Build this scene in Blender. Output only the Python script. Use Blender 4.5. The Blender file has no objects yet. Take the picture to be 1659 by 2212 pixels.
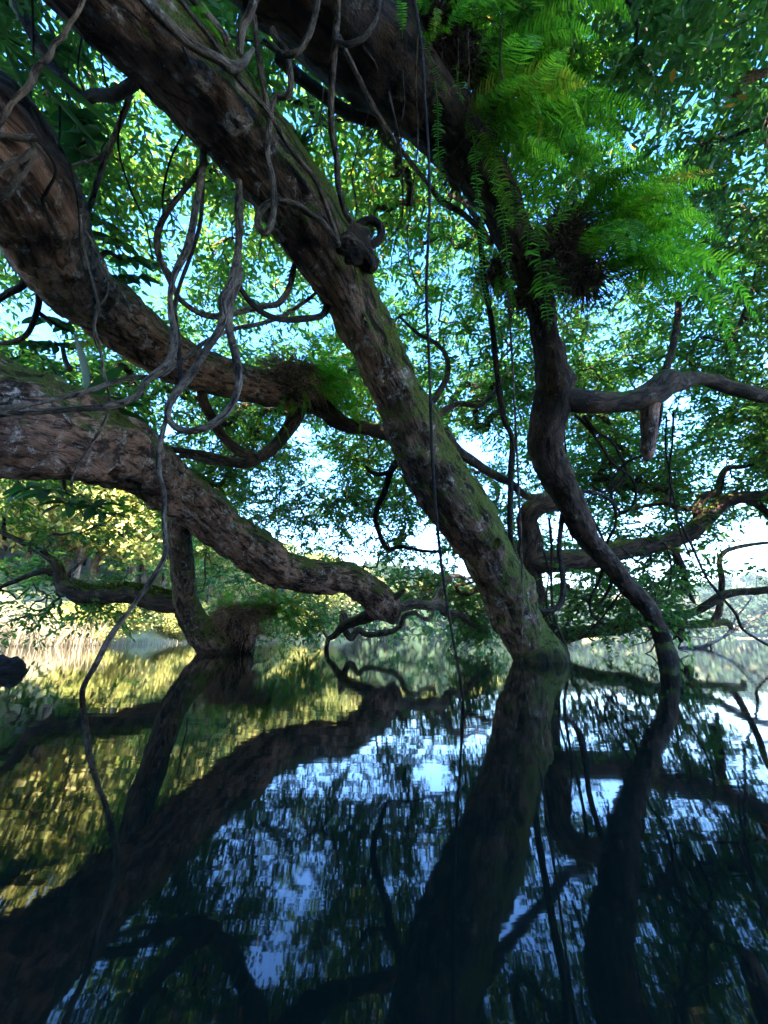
import bpy, math
import numpy as np
from mathutils import Vector, Matrix

# ------------------------------------------------------------------ camera, sky, sun, exposure
SC = bpy.context.scene
COL = SC.collection
rng = np.random.default_rng(7)
FPX, CU, CV, HCAM, PITCH = 900.0, 829.5, 1106.0, 0.35, math.radians(16.75)   # picture measured at 1659 x 2212

cam_d = bpy.data.cameras.new('camera')
cam = bpy.data.objects.new('camera', cam_d); COL.objects.link(cam)
cam_d.sensor_fit = 'VERTICAL'; cam_d.sensor_height = 36.0; cam_d.sensor_width = 27.0
cam_d.lens = FPX / 2212 * 36.0
cam_d.clip_start = 0.02; cam_d.clip_end = 3000
cam.location = (0, 0, HCAM); cam.rotation_euler = (math.radians(90) + PITCH, 0, 0)
SC.camera = cam

SUN_AZ, SUN_EL = math.radians(188), math.radians(33)      # azimuth clockwise from +Y
w = bpy.data.worlds.new('World'); SC.world = w; w.use_nodes = True
nt = w.node_tree; nt.nodes.clear()
sky = nt.nodes.new('ShaderNodeTexSky'); sky.sky_type = 'NISHITA'; sky.sun_disc = False
sky.sun_elevation = SUN_EL; sky.sun_rotation = SUN_AZ; sky.altitude = 100; sky.air_density = 1.0; sky.dust_density = 0.1; sky.ozone_density = 1.8
bg = nt.nodes.new('ShaderNodeBackground'); bg.inputs[1].default_value = 0.15
ow = nt.nodes.new('ShaderNodeOutputWorld')
hs = nt.nodes.new('ShaderNodeHueSaturation'); hs.inputs['Hue'].default_value = .513; hs.inputs['Saturation'].default_value = 1.33
nt.links.new(sky.outputs[0], hs.inputs['Color']); nt.links.new(hs.outputs[0], bg.inputs[0]); nt.links.new(bg.outputs[0], ow.inputs[0])

sd = bpy.data.lights.new('sun', 'SUN'); sd.energy = 5.0; sd.angle = math.radians(0.6); sd.color = (1.0, 0.93, 0.8)
sun = bpy.data.objects.new('sun', sd); COL.objects.link(sun)
sdir = Vector((math.sin(SUN_AZ) * math.cos(SUN_EL), math.cos(SUN_AZ) * math.cos(SUN_EL), math.sin(SUN_EL)))
sun.rotation_euler = sdir.to_track_quat('Z', 'Y').to_euler(); sun.location = sdir * 60

SC.view_settings.view_transform = 'Standard'; SC.view_settings.look = 'None'
SC.view_settings.exposure = 3.7; SC.view_settings.gamma = 1.0
SC.cycles.use_denoising = True; SC.cycles.use_adaptive_sampling = True; SC.cycles.adaptive_threshold = .02
SC.cycles.max_bounces = 7; SC.cycles.diffuse_bounces = 3; SC.cycles.glossy_bounces = 3
SC.cycles.transmission_bounces = 5; SC.cycles.transparent_max_bounces = 8
SC.cycles.sample_clamp_indirect = 8.0

# ------------------------------------------------------------------ picture <-> place
SP, CP = math.sin(PITCH), math.cos(PITCH)
def ray(u, v):
    x = (u - CU) / FPX; y = (CV - v) / FPX
    return np.array((x, CP - y * SP, SP + y * CP))
def P(u, v, d):
    """point at depth d (metres along the view axis)"""
    return ray(u, v) * d + np.array((0, 0, HCAM))
def PW(u, v):
    """the point of the water surface under a pixel"""
    r = ray(u, v); return r * (HCAM / -r[2]) + np.array((0, 0, HCAM))
def PR(u, v, r, d):
    p = P(u, v, d); return (p[0], p[1], p[2], r * d / FPX)
def pix(p):
    q = np.asarray(p) - np.array((0, 0, HCAM))
    f = q[..., 1] * CP + q[..., 2] * SP
    up = -q[..., 1] * SP + q[..., 2] * CP
    return CU + FPX * q[..., 0] / f, CV - FPX * up / f, f

# ------------------------------------------------------------------ numpy noise
_T = np.random.default_rng(3).random(65536)
def vn(p):
    p = np.asarray(p, float); i = np.floor(p).astype(np.int64); f = p - i; f = f * f * (3 - 2 * f)
    out = 0
    for dx in (0, 1):
        for dy in (0, 1):
            for dz in (0, 1):
                h = ((i[..., 0] + dx) * 73856093) ^ ((i[..., 1] + dy) * 19349663) ^ ((i[..., 2] + dz) * 83492791)
                wt = (f[..., 0] if dx else 1 - f[..., 0]) * (f[..., 1] if dy else 1 - f[..., 1]) * (f[..., 2] if dz else 1 - f[..., 2])
                out = out + wt * _T[h & 65535]
    return out * 2 - 1
def fbm(p, o=4):
    s = 0; a = 1.0; p = np.asarray(p, float)
    for k in range(o):
        s = s + a * vn(p * (2 ** k) + 17.3 * k); a *= 0.5
    return s

# ------------------------------------------------------------------ objects
def link(name, me, parent=None, label=None, cat=None, group=None, kind=None):
    o = bpy.data.objects.new(name, me); COL.objects.link(o)
    if parent is not None: o.parent = parent
    if label: o['label'] = label
    if cat: o['category'] = cat
    if group: o['group'] = group
    if kind: o['kind'] = kind
    return o
def thing(name, label, cat, group=None, loc=(0, 0, 0)):
    o = link(name, None, None, label, cat, group); o.location = loc; o.empty_display_size = 0.1
    return o
def mesh(name, V, F, mat, smooth=False, var=None, bark=None):
    """F: int array (n,3) or (n,4) or list of such arrays"""
    V = np.ascontiguousarray(V, np.float32)
    Fs = F if isinstance(F, list) else [F]
    Fs = [np.asarray(f, np.int32) for f in Fs if len(f)]
    me = bpy.data.meshes.new(name)
    me.vertices.add(len(V)); me.vertices.foreach_set('co', V.ravel())
    loops = np.concatenate([f.ravel() for f in Fs]); cnt = np.concatenate([np.full(len(f), f.shape[1], np.int32) for f in Fs])
    me.loops.add(len(loops)); me.loops.foreach_set('vertex_index', loops)
    me.polygons.add(len(cnt)); st = np.zeros(len(cnt), np.int32); st[1:] = np.cumsum(cnt)[:-1]
    me.polygons.foreach_set('loop_start', st)
    if smooth: me.polygons.foreach_set('use_smooth', np.ones(len(cnt), bool))
    me.update(calc_edges=True)
    if var is not None:
        a = me.attributes.new('var', 'FLOAT', 'POINT'); a.data.foreach_set('value', np.ascontiguousarray(var, np.float32))
    if bark is not None:
        a = me.attributes.new('bark', 'FLOAT_VECTOR', 'POINT'); a.data.foreach_set('vector', np.ascontiguousarray(bark, np.float32).ravel())
    if mat: me.materials.append(mat)
    return me

# ------------------------------------------------------------------ materials
def newmat(name):
    m = bpy.data.materials.new(name); m.use_nodes = True; t = m.node_tree; t.nodes.clear()
    return m, t
def N(t, typ, **kw):
    n = t.nodes.new(typ)
    for k, v in kw.items(): setattr(n, k, v)
    return n
def ramp(t, src, stops, interp='LINEAR'):
    r = N(t, 'ShaderNodeValToRGB'); r.color_ramp.interpolation = interp
    e = r.color_ramp.elements
    while len(e) < len(stops): e.new(0.5)
    for i, (p, c) in enumerate(stops):
        e[i].position = p; e[i].color = (*c, 1) if len(c) == 3 else c
    t.links.new(src, r.inputs[0]); return r
def bark_mat(name, dark, mid, pale, moss=0.5, lichen=0.55, rough=0.85, scale=1.0, mosscol=((.035, .05, .006), (.17, .19, .022))):
    m, t = newmat(name); L = t.links.new
    at = N(t, 'ShaderNodeAttribute', attribute_name='bark')
    geo = N(t, 'ShaderNodeNewGeometry')
    def noise(src, sc, det=5, rg=.6, dist=0):
        n = N(t, 'ShaderNodeTexNoise'); n.inputs['Scale'].default_value = sc; n.inputs['Detail'].default_value = det
        n.inputs['Roughness'].default_value = rg; n.inputs['Distortion'].default_value = dist; L(src, n.inputs['Vector']); return n
    big = noise(geo.outputs['Position'], 2.2 * scale, 4)
    streak = noise(at.outputs['Vector'], 16 * scale, 6, .7, .4)
    fine = noise(at.outputs['Vector'], 60 * scale, 5, .7)
    patch = noise(geo.outputs['Position'], 7 * scale, 6, .68, .6)
    spots = noise(geo.outputs['Position'], 34 * scale, 3, .6)
    r1 = ramp(t, streak.outputs[0], [(.38, dark), (.53, mid), (.70, tuple(min(1, c * 1.6) for c in mid))])
    r2 = ramp(t, big.outputs[0], [(.36, (.38, .35, .34)), (.62, (1.35, 1.25, 1.2))])
    mul = N(t, 'ShaderNodeMixRGB', blend_type='MULTIPLY'); mul.inputs[0].default_value = 1
    L(r1.outputs[0], mul.inputs[1]); L(r2.outputs[0], mul.inputs[2])
    rl = ramp(t, patch.outputs[0], [(lichen, (0, 0, 0)), (lichen + .09, (1, 1, 1))])
    rs = ramp(t, spots.outputs[0], [(.42, (.15,) * 3), (.6, (1,) * 3)])
    ml = N(t, 'ShaderNodeMath', operation='MULTIPLY'); L(rl.outputs[0], ml.inputs[0]); L(rs.outputs[0], ml.inputs[1])
    mx = N(t, 'ShaderNodeMixRGB'); L(ml.outputs[0], mx.inputs[0]); L(mul.outputs[0], mx.inputs[1]); mx.inputs[2].default_value = (*pale, 1)
    # moss on the upper faces
    sp = N(t, 'ShaderNodeSeparateXYZ'); L(geo.outputs['Normal'], sp.inputs[0])
    mo = noise(geo.outputs['Position'], 3.2, 7, .72, .5)
    ad = N(t, 'ShaderNodeMath', operation='MULTIPLY_ADD'); L(sp.outputs['Z'], ad.inputs[0]); ad.inputs[1].default_value = .34; L(mo.outputs[0], ad.inputs[2])
    mf = noise(geo.outputs['Position'], 70, 4, .7); mg = noise(at.outputs['Vector'], 22, 5, .75)
    ae = N(t, 'ShaderNodeMath', operation='MULTIPLY_ADD'); L(mg.outputs[0], ae.inputs[0]); ae.inputs[1].default_value = .55; L(ad.outputs[0], ae.inputs[2])
    rm = ramp(t, ae.outputs[0], [(1.27 - moss * .62, (0, 0, 0)), (1.38 - moss * .62, (1, 1, 1))])
    mc = ramp(t, mf.outputs[0], [(.35, mosscol[0]), (.68, mosscol[1])])
    m2 = N(t, 'ShaderNodeMixRGB'); L(rm.outputs[0], m2.inputs[0]); L(mx.outputs[0], m2.inputs[1]); L(mc.outputs[0], m2.inputs[2])
    # bump
    b0 = N(t, 'ShaderNodeMath', operation='MULTIPLY_ADD'); L(streak.outputs[0], b0.inputs[0]); b0.inputs[1].default_value = 1.2; L(fine.outputs[0], b0.inputs[2])
    b1 = N(t, 'ShaderNodeMath', operation='MULTIPLY_ADD'); L(mf.outputs[0], b1.inputs[0]); b1.inputs[1].default_value = .8; L(b0.outputs[0], b1.inputs[2])
    bp = N(t, 'ShaderNodeBump'); bp.inputs['Strength'].default_value = 1.0; bp.inputs['Distance'].default_value = .035; L(b1.outputs[0], bp.inputs['Height'])
    pb = N(t, 'ShaderNodeBsdfPrincipled'); pb.inputs['Roughness'].default_value = rough
    pb.inputs['Specular IOR Level'].default_value = .3
    fis = noise(at.outputs['Vector'], 9 * scale, 7, .62, 1.2)
    rf = ramp(t, fis.outputs[0], [(.40, (.22, .20, .19)), (.47, (1, 1, 1))])
    sz = N(t, 'ShaderNodeSeparateXYZ'); L(geo.outputs['Position'], sz.inputs[0])
    wl = N(t, 'ShaderNodeMath', operation='MULTIPLY_ADD'); L(patch.outputs[0], wl.inputs[0]); wl.inputs[1].default_value = -.16; L(sz.outputs['Z'], wl.inputs[2])
    rw = ramp(t, wl.outputs[0], [(0, (.34, .31, .29)), (.12, (1, 1, 1))])
    f1_ = N(t, 'ShaderNodeMixRGB', blend_type='MULTIPLY'); f1_.inputs[0].default_value = 1; L(m2.outputs[0], f1_.inputs[1]); L(rf.outputs[0], f1_.inputs[2])
    f2_ = N(t, 'ShaderNodeMixRGB', blend_type='MULTIPLY'); f2_.inputs[0].default_value = 1; L(f1_.outputs[0], f2_.inputs[1]); L(rw.outputs[0], f2_.inputs[2])
    L(f2_.outputs[0], pb.inputs['Base Color']); L(bp.outputs[0], pb.inputs['Normal'])
    o = N(t, 'ShaderNodeOutputMaterial'); L(pb.outputs[0], o.inputs[0])
    return m
def leaf_mat(name, cols, trans=.5, tcol=None, rough=.42, spec=.4):
    m, t = newmat(name); L = t.links.new
    at = N(t, 'ShaderNodeAttribute', attribute_name='var')
    r = ramp(t, at.outputs['Fac'], cols)
    r2 = ramp(t, at.outputs['Fac'], tcol or [(p, (min(1, c[0] * 2.2), min(1, c[1] * 2.35), c[2] * 1.5)) for p, c in cols])
    pb = N(t, 'ShaderNodeBsdfPrincipled'); pb.inputs['Roughness'].default_value = rough; pb.inputs['Specular IOR Level'].default_value = spec; L(r.outputs[0], pb.inputs['Base Color'])
    tr = N(t, 'ShaderNodeBsdfTranslucent'); L(r2.outputs[0], tr.inputs[0])
    mx = N(t, 'ShaderNodeMixShader'); mx.inputs[0].default_value = trans; L(pb.outputs[0], mx.inputs[1]); L(tr.outputs[0], mx.inputs[2])
    o = N(t, 'ShaderNodeOutputMaterial'); L(mx.outputs[0], o.inputs[0])
    return m
def plain_mat(name, c1, c2, sc=20, rough=.9, bump=.01):
    m, t = newmat(name); L = t.links.new
    g = N(t, 'ShaderNodeNewGeometry')
    n = N(t, 'ShaderNodeTexNoise'); n.inputs['Scale'].default_value = sc; n.inputs['Detail'].default_value = 5; L(g.outputs['Position'], n.inputs['Vector'])
    r = ramp(t, n.outputs[0], [(.35, c1), (.65, c2)])
    pb = N(t, 'ShaderNodeBsdfPrincipled'); pb.inputs['Roughness'].default_value = rough; L(r.outputs[0], pb.inputs['Base Color'])
    bp = N(t, 'ShaderNodeBump'); bp.inputs['Strength'].default_value = .7; bp.inputs['Distance'].default_value = bump; L(n.outputs[0], bp.inputs['Height']); L(bp.outputs[0], pb.inputs['Normal'])
    o = N(t, 'ShaderNodeOutputMaterial'); L(pb.outputs[0], o.inputs[0]); return m

M = {}
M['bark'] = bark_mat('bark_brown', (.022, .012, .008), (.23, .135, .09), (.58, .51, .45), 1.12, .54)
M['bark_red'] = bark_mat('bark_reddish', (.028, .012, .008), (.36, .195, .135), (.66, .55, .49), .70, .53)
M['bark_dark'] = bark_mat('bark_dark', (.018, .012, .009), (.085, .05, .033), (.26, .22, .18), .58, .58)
M['bark_pale'] = bark_mat('bark_pale', (.10, .07, .05), (.27, .20, .15), (.5, .46, .42), .22, .54)
M['wet_wood'] = bark_mat('wet_wood', (.006, .004, .003), (.03, .02, .014), (.08, .06, .05), -.2, .62, rough=1.0, scale=2)
M['vine'] = bark_mat('vine_bark', (.06, .043, .03), (.25, .185, .135), (.36, .31, .26), .2, .58, scale=2)
M['vine_dark'] = bark_mat('vine_bark_dark', (.014, .011, .009), (.06, .042, .03), (.15, .13, .1), .2, .62, scale=2)
M['vine_tan'] = bark_mat('vine_bark_tan', (.14, .08, .045), (.36, .23, .14), (.5, .4, .3), .05, .6, scale=2)
M['twig'] = plain_mat('twig', (.03, .021, .015), (.10, .07, .05), 8, .85, .004)
M['root_red'] = plain_mat('root_fibre_reddish', (.10, .045, .026), (.48, .26, .15), 30, .95, .02)
M['root'] = plain_mat('root_fibre', (.03, .017, .010), (.17, .09, .05), 40, .95, .02)
M['leaf'] = leaf_mat('canopy_leaf', [(0, (.022, .06, .016)), (.45, (.05, .122, .024)), (.8, (.085, .163, .027)), (.955, (.15, .18, .022)), (.975, (.32, .18, .03)), (1, (.35, .13, .03))])
M['leaf_low'] = leaf_mat('drooping_leaf', [(0, (.03, .075, .015)), (.5, (.06, .12, .02)), (.93, (.11, .16, .025)), (1, (.32, .16, .03))])
M['fern'] = leaf_mat('fern_frond', [(0, (.04, .14, .012)), (.6, (.09, .24, .016)), (.93, (.18, .32, .02)), (1, (.38, .26, .04))], .55, rough=.65, spec=.12)
def vary_fern(m):
    t = m.node_tree; L = t.links.new; oi = N(t, 'ShaderNodeObjectInfo')
    rc = ramp(t, oi.outputs['Random'], [(0, (.5, .6, .5)), (.3, (.75, .82, .7)), (.65, (1, 1, 1)), (.92, (1.3, 1.05, .9)), (.95, (2.0, .75, 1.0)), (1, (2.4, .6, 1.2))])
    for n in [n for n in t.nodes if n.bl_idname in ('ShaderNodeBsdfPrincipled', 'ShaderNodeBsdfTranslucent')]:
        sock = n.inputs['Base Color'] if 'Base Color' in n.inputs else n.inputs['Color']; src = sock.links[0].from_socket
        mm = N(t, 'ShaderNodeMixRGB', blend_type='MULTIPLY'); mm.inputs[0].default_value = 1; L(src, mm.inputs[1]); L(rc.outputs[0], mm.inputs[2]); L(mm.outputs[0], sock)
vary_fern(M['fern'])
M['bigleaf'] = leaf_mat('broad_leaf', [(0, (.012, .05, .015)), (.7, (.03, .10, .025)), (.9, (.06, .14, .03)), (1, (.36, .34, .05))], .35, rough=.55)
M['moss'] = leaf_mat('moss_tuft', [(0, (.03, .05, .008)), (.6, (.08, .11, .015)), (1, (.16, .17, .03))], .35, rough=.8)
M['farleaf'] = leaf_mat('far_leaf', [(0, (.008, .022, .010)), (.5, (.018, .038, .014)), (.85, (.042, .062, .02)), (1, (.08, .075, .03))], .2, rough=.8)
M['bankleaf'] = leaf_mat('bank_leaf', [(0, (.12, .15, .035)), (.4, (.26, .26, .065)), (.75, (.44, .37, .13)), (1, (.52, .38, .19))], .3, rough=.8)
M['reed'] = leaf_mat('reed', [(0, (.18, .13, .09)), (.6, (.36, .29, .21)), (1, (.50, .43, .33))], .3, rough=.7)
M['soil'] = plain_mat('soil', (.05, .035, .02), (.13, .10, .05), 3, .95, .05)
M['slope'] = plain_mat('slope_scrub', (.10, .11, .03), (.30, .26, .12), .4, .95, .3)

# ------------------------------------------------------------------ shape builders
def smooth_path(C, step):
    C = np.asarray(C, float); n = len(C)
    E = np.vstack([2 * C[0] - C[1], C, 2 * C[-1] - C[-2]])
    out = []
    for i in range(n - 1):
        p0, p1, p2, p3 = E[i], E[i + 1], E[i + 2], E[i + 3]
        st = step if np.isscalar(step) else max(.004, step(0.5 * (p1[3] + p2[3])))
        k = max(2, int(np.linalg.norm((p2 - p1)[:3]) / st))
        # centripetal-like: limit overshoot on uneven spacing
        l0, l1, l2 = (np.linalg.norm((b - a)[:3]) + 1e-6 for a, b in ((p0, p1), (p1, p2), (p2, p3)))
        m1 = ((p1 - p0) / l0 * l1 + (p2 - p1)) * .5; m2 = ((p2 - p1) + (p3 - p2) / l2 * l1) * .5
        for s in np.arange(k) / k:
            a = 2 * s**3 - 3 * s**2 + 1; b = s**3 - 2 * s**2 + s; c = -2 * s**3 + 3 * s**2; d = s**3 - s**2
            out.append(a * p1 + b * m1 + c * p2 + d * m2)
    out.append(C[-1]); out = np.array(out); out[:, 3] = np.maximum(out[:, 3], .0015)
    return out
def tube_data(C, seg=10, step=None, amp=.06, nscale=4.0, ridge=0.0, cap=True, seed=0., knots=0):
    Q = smooth_path(C, step or (lambda r: max(.012, r * .35)))
    c = Q[:, :3]; r = Q[:, 3]; n = len(c)
    T = np.gradient(c, axis=0); T /= np.linalg.norm(T, axis=1)[:, None] + 1e-9
    a = np.array((0, 0, 1.)) if abs(T[0][2]) < .9 else np.array((1., 0, 0))
    U = np.zeros_like(c); u = np.cross(T[0], a); u /= np.linalg.norm(u)
    for i in range(n):
        u = u - T[i] * np.dot(u, T[i]); u /= np.linalg.norm(u) + 1e-9; U[i] = u
    W = np.cross(T, U)
    ln = np.concatenate([[0], np.cumsum(np.linalg.norm(np.diff(c, axis=0), axis=1))])
    th = np.linspace(0, 2 * np.pi, seg, endpoint=False)
    dirv = U[:, None, :] * np.cos(th)[None, :, None] + W[:, None, :] * np.sin(th)[None, :, None]
    base = c[:, None, :] + dirv * r[:, None, None]
    rr = np.ones((n, seg)) * r[:, None]
    if amp:
        rr = rr * (1 + amp * fbm(base * nscale / max(.25, 1) + seed, 3))
    bark = np.stack([np.cos(th)[None] * r[:, None] + 0 * ln[:, None], np.sin(th)[None] * r[:, None] + 0 * ln[:, None], np.broadcast_to(ln[:, None] * .3, (n, seg))], -1)
    if ridge:
        rr = rr + ridge * (fbm(bark * 14 + seed, 3) + .6 * fbm(base * 22 + seed, 2))
    if knots:
        gk = np.random.default_rng(int(seed * 1000) % 100000)
        for _ in range(knots):
            i0 = gk.integers(n); t0 = gk.uniform(0, 2 * np.pi); wd = gk.uniform(.25, .6) * r[i0]; hh = gk.uniform(.06, .2) * r[i0]
            dth = (th - t0 + np.pi) % (2 * np.pi) - np.pi
            q2 = ((ln[:, None] - ln[i0]) / (wd * gk.uniform(.9, 2.2))) ** 2 + (dth[None] * r[:, None] / wd) ** 2
            rr = rr + hh * (np.exp(-q2) - (1.3 * np.exp(-q2 * 7) if gk.random() < .5 else 0))
    V = c[:, None, :] + dirv * rr[:, :, None]
    idx = np.arange(n * seg).reshape(n, seg)
    F = np.stack([idx[:-1], np.roll(idx, -1, 1)[:-1], np.roll(idx, -1, 1)[1:], idx[1:]], -1).reshape(-1, 4)
    V = V.reshape(-1, 3); bark = bark.reshape(-1, 3); tris = []
    if cap:
        V = np.vstack([V, c[0] - T[0] * r[0] * .5, c[-1] + T[-1] * r[-1] * .6]); bark = np.vstack([bark, bark[0], bark[-1]])
        a0, a1 = len(V) - 2, len(V) - 1
        tris = [np.array([[a0, idx[0, (k + 1) % seg], idx[0, k]] for k in range(seg)]), np.array([[a1, idx[-1, k], idx[-1, (k + 1) % seg]] for k in range(seg)])]
    return V, [F] + tris, bark, Q
PATHS = []      # every limb's centre line, to hang crowns on: (owner id, Q)
def tube(name, C, mat, parent=None, seg=10, amp=.06, ridge=0., own=None, step=None, seed=None, knots=0, **kw):
    V, F, B, Q = tube_data(C, seg, step, amp, ridge=ridge, knots=knots, seed=rng.random() * 50 if seed is None else seed)
    o = link(name, mesh(name, V, F, M[mat], True, bark=B), parent, **kw)
    if own is not None: PATHS.append((own, Q))
    return o
def px(pts, d0=None, d1=None, r0=None, r1=None):
    """pixel polyline to 3d: items (u,v[,r[,d]]) with r, d interpolated along the length when left out"""
    pts = [tuple(p) for p in pts]; n = len(pts)
    q = np.array([p[:2] for p in pts], float)
    s = np.concatenate([[0], np.cumsum(np.linalg.norm(np.diff(q, axis=0), axis=1))]); s /= s[-1]
    out = []
    for i, p in enumerate(pts):
        r = p[2] if len(p) > 2 else r0 + (r1 - r0) * s[i]
        d = p[3] if len(p) > 3 else d0 + (d1 - d0) * s[i]
        out.append(PR(p[0], p[1], r, d))
    return out
def segs_mesh(name, A, B, ra, rb, mat, k=4):
    A = np.asarray(A); B = np.asarray(B); n = len(A)
    T = B - A; T = T / (np.linalg.norm(T, axis=1)[:, None] + 1e-9)
    h = np.where(np.abs(T[:, 2:3]) < .9, np.array([[0, 0, 1.]]), np.array([[1., 0, 0]]))
    U = np.cross(T, h); U /= np.linalg.norm(U, axis=1)[:, None] + 1e-9; W = np.cross(T, U)
    th = np.arange(k) * 2 * np.pi / k
    D = U[:, None] * np.cos(th)[None, :, None] + W[:, None] * np.sin(th)[None, :, None]
    V = np.concatenate([A[:, None] + D * ra[:, None, None], B[:, None] + D * rb[:, None, None]], 1).reshape(-1, 3)
    o = np.arange(n)[:, None] * 2 * k
    j = np.arange(k)
    F = np.stack([o + j, o + (j + 1) % k, o + k + (j + 1) % k, o + k + j], -1).reshape(-1, 4)
    return mesh(name, V, F, mat, True, bark=V * np.array((1, 1, .3)))
LT = np.array([(0, 0, 0), (.28, -.40, .10), (.70, -.34, .06), (1, 0, -.10), (.70, .34, .06), (.28, .40, .10)])
def leaf_arrays(Pp, D, Nn, L, Wd, var):
    D = D / (np.linalg.norm(D, axis=1)[:, None] + 1e-9)
    S = np.cross(Nn, D); S /= np.linalg.norm(S, axis=1)[:, None] + 1e-9; Nn = np.cross(D, S)
    V = Pp[:, None] + D[:, None] * (LT[None, :, 0] * L[:, None])[..., None] + S[:, None] * (LT[None, :, 1] * Wd[:, None])[..., None] + Nn[:, None] * (LT[None, :, 2] * Wd[:, None])[..., None]
    n = len(Pp); o = np.arange(n)[:, None] * 6
    F = np.concatenate([o + np.array([0, 3, 2, 1]), o + np.array([0, 5, 4, 3])], 1).reshape(-1, 4)
    return V.reshape(-1, 3), F, np.repeat(var, 6)
def unit(v): return v / (np.linalg.norm(v, axis=-1, keepdims=True) + 1e-9)

# ================================================================== the setting
def build_water():
    m, t = newmat('lake_water'); L = t.links.new
    tc = N(t, 'ShaderNodeNewGeometry')
    def nz(sx, sy, det, seed):
        mp = N(t, 'ShaderNodeMapping'); mp.inputs['Scale'].default_value = (sx, sy, 1); mp.inputs['Location'].default_value = (seed, seed * 2, 0)
        L(tc.outputs['Position'], mp.inputs[0])
        n = N(t, 'ShaderNodeTexNoise'); n.inputs['Scale'].default_value = 1; n.inputs['Detail'].default_value = det; n.inputs['Roughness'].default_value = .5
        L(mp.outputs[0], n.inputs['Vector']); return n
    a = nz(1.1, 7.0, 2, 3.1); b = nz(6.0, 38.0, 2, 8.7); c = nz(.25, .9, 2, 1.3)
    m1 = N(t, 'ShaderNodeMath', operation='MULTIPLY_ADD'); L(b.outputs[0], m1.inputs[0]); m1.inputs[1].default_value = .16; L(a.outputs[0], m1.inputs[2])
    m2 = N(t, 'ShaderNodeMath', operation='MULTIPLY_ADD'); L(c.outputs[0], m2.inputs[0]); m2.inputs[1].default_value = 2.0; L(m1.outputs[0], m2.inputs[2])
    bp = N(t, 'ShaderNodeBump'); bp.inputs['Strength'].default_value = 1; bp.inputs['Distance'].default_value = .00042; L(m2.outputs[0], bp.inputs['Height'])
    pb = N(t, 'ShaderNodeBsdfPrincipled'); pb.inputs['Base Color'].default_value = (.004, .007, .005, 1)
    pb.inputs['Roughness'].default_value = .021; pb.inputs['IOR'].default_value = 1.333
    pb.inputs['Anisotropic'].default_value = .95; tg = N(t, 'ShaderNodeCombineXYZ'); tg.inputs[1].default_value = 1; L(tg.outputs[0], pb.inputs['Tangent'])   # fine ripples run across the lake
    L(bp.outputs[0], pb.inputs['Normal'])
    o = N(t, 'ShaderNodeOutputMaterial'); L(pb.outputs[0], o.inputs[0])
    V = np.array([(-860, -70, 0), (860, -70, 0), (860, 860, 0), (-860, 860, 0)], float)
    link('water', mesh('water', V, np.array([[0, 1, 2, 3]]), m), kind='structure')
build_water()

def az_interp(az, pts):
    return np.interp(az, [p[0] for p in pts], [p[1] for p in pts])
SHORE = [(-80, 20), (-46, 22), (-33, 24), (-24, 32), (-14, 48), (-6, 64), (4, 80), (16, 140), (30, 185), (50, 200), (80, 220)]
TOPE = [(-80, 13), (-46, 13.5), (-33, 13), (-24, 11.5), (-14, 9.5), (-6, 8.0), (4, 7.0), (16, 6.0), (30, 6.3), (44, 6.6), (80, 7)]   # ridge elevation, degrees
def ground_z(az, dist):
    s = az_interp(az, SHORE); e = np.tan(np.radians(az_interp(az, TOPE)))
    far = s * 2.2
    k = np.clip((dist - s) / (far - s), 0, 1.6)
    prof = np.where(k <= 0, -.6, -.25 + .55 * np.minimum(1, (dist - s) / 2.5) + np.clip(k - .02, 0, 1) ** .9 * (far * e) * .80)
    return prof
def build_far_bank():
    az = np.linspace(-78, 78, 120); ks = np.concatenate([[-.15, -.02, 0.0, .01, .03], np.linspace(.06, 2.6, 26)])
    A, K = np.meshgrid(az, ks); s = az_interp(A, SHORE)
    D = s * (1 + K); Z = ground_z(A, D)
    X = D * np.sin(np.radians(A)); Y = D * np.cos(np.radians(A))
    Z = Z + np.where(K > .1, 1.2 * fbm(np.stack([X, Y, 0 * X], -1) * .05, 3), .15 * fbm(np.stack([X, Y, 0 * X], -1) * .4, 2) * (K > 0))
    V = np.stack([X, Y, Z], -1).reshape(-1, 3); i = np.arange(A.size).reshape(A.shape)
    F = np.stack([i[:-1, :-1], i[:-1, 1:], i[1:, 1:], i[1:, :-1]], -1).reshape(-1, 4)
    link('far_bank', mesh('far_bank', V, F, M['slope'], True), kind='structure')
build_far_bank()
def build_near_bank():
    # the bank the photographer leans out from: behind and to the left, out of the picture
    xs = np.linspace(-40, 40, 61); ys = np.linspace(-45, 3.0, 45)
    X, Y = np.meshgrid(xs, ys)
    edge = np.interp(X, [-40, -9, -5, -3.2, -2, 40], [3.0, 2.6, 2.0, -.6, -2.0, -2.6]) + .25 * fbm(np.stack([X, Y * 0, X * 0], -1) * .8, 2)
    h = np.clip((edge - Y) * .35, -.5, 1.3) + np.clip(edge - Y - 4, 0, 60) * .12 + .12 * fbm(np.stack([X, Y, 0 * X], -1) * .7, 3)
    h = np.where(edge - Y < 0, -.5 + 0 * h, h)
    V = np.stack([X, Y, h], -1).reshape(-1, 3); i = np.arange(X.size).reshape(X.shape)
    F = np.stack([i[:-1, :-1], i[:-1, 1:], i[1:, 1:], i[1:, :-1]], -1).reshape(-1, 4)
    link('near_bank', mesh('near_bank', V, F, M['soil'], True), kind='structure')
build_near_bank()

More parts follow.
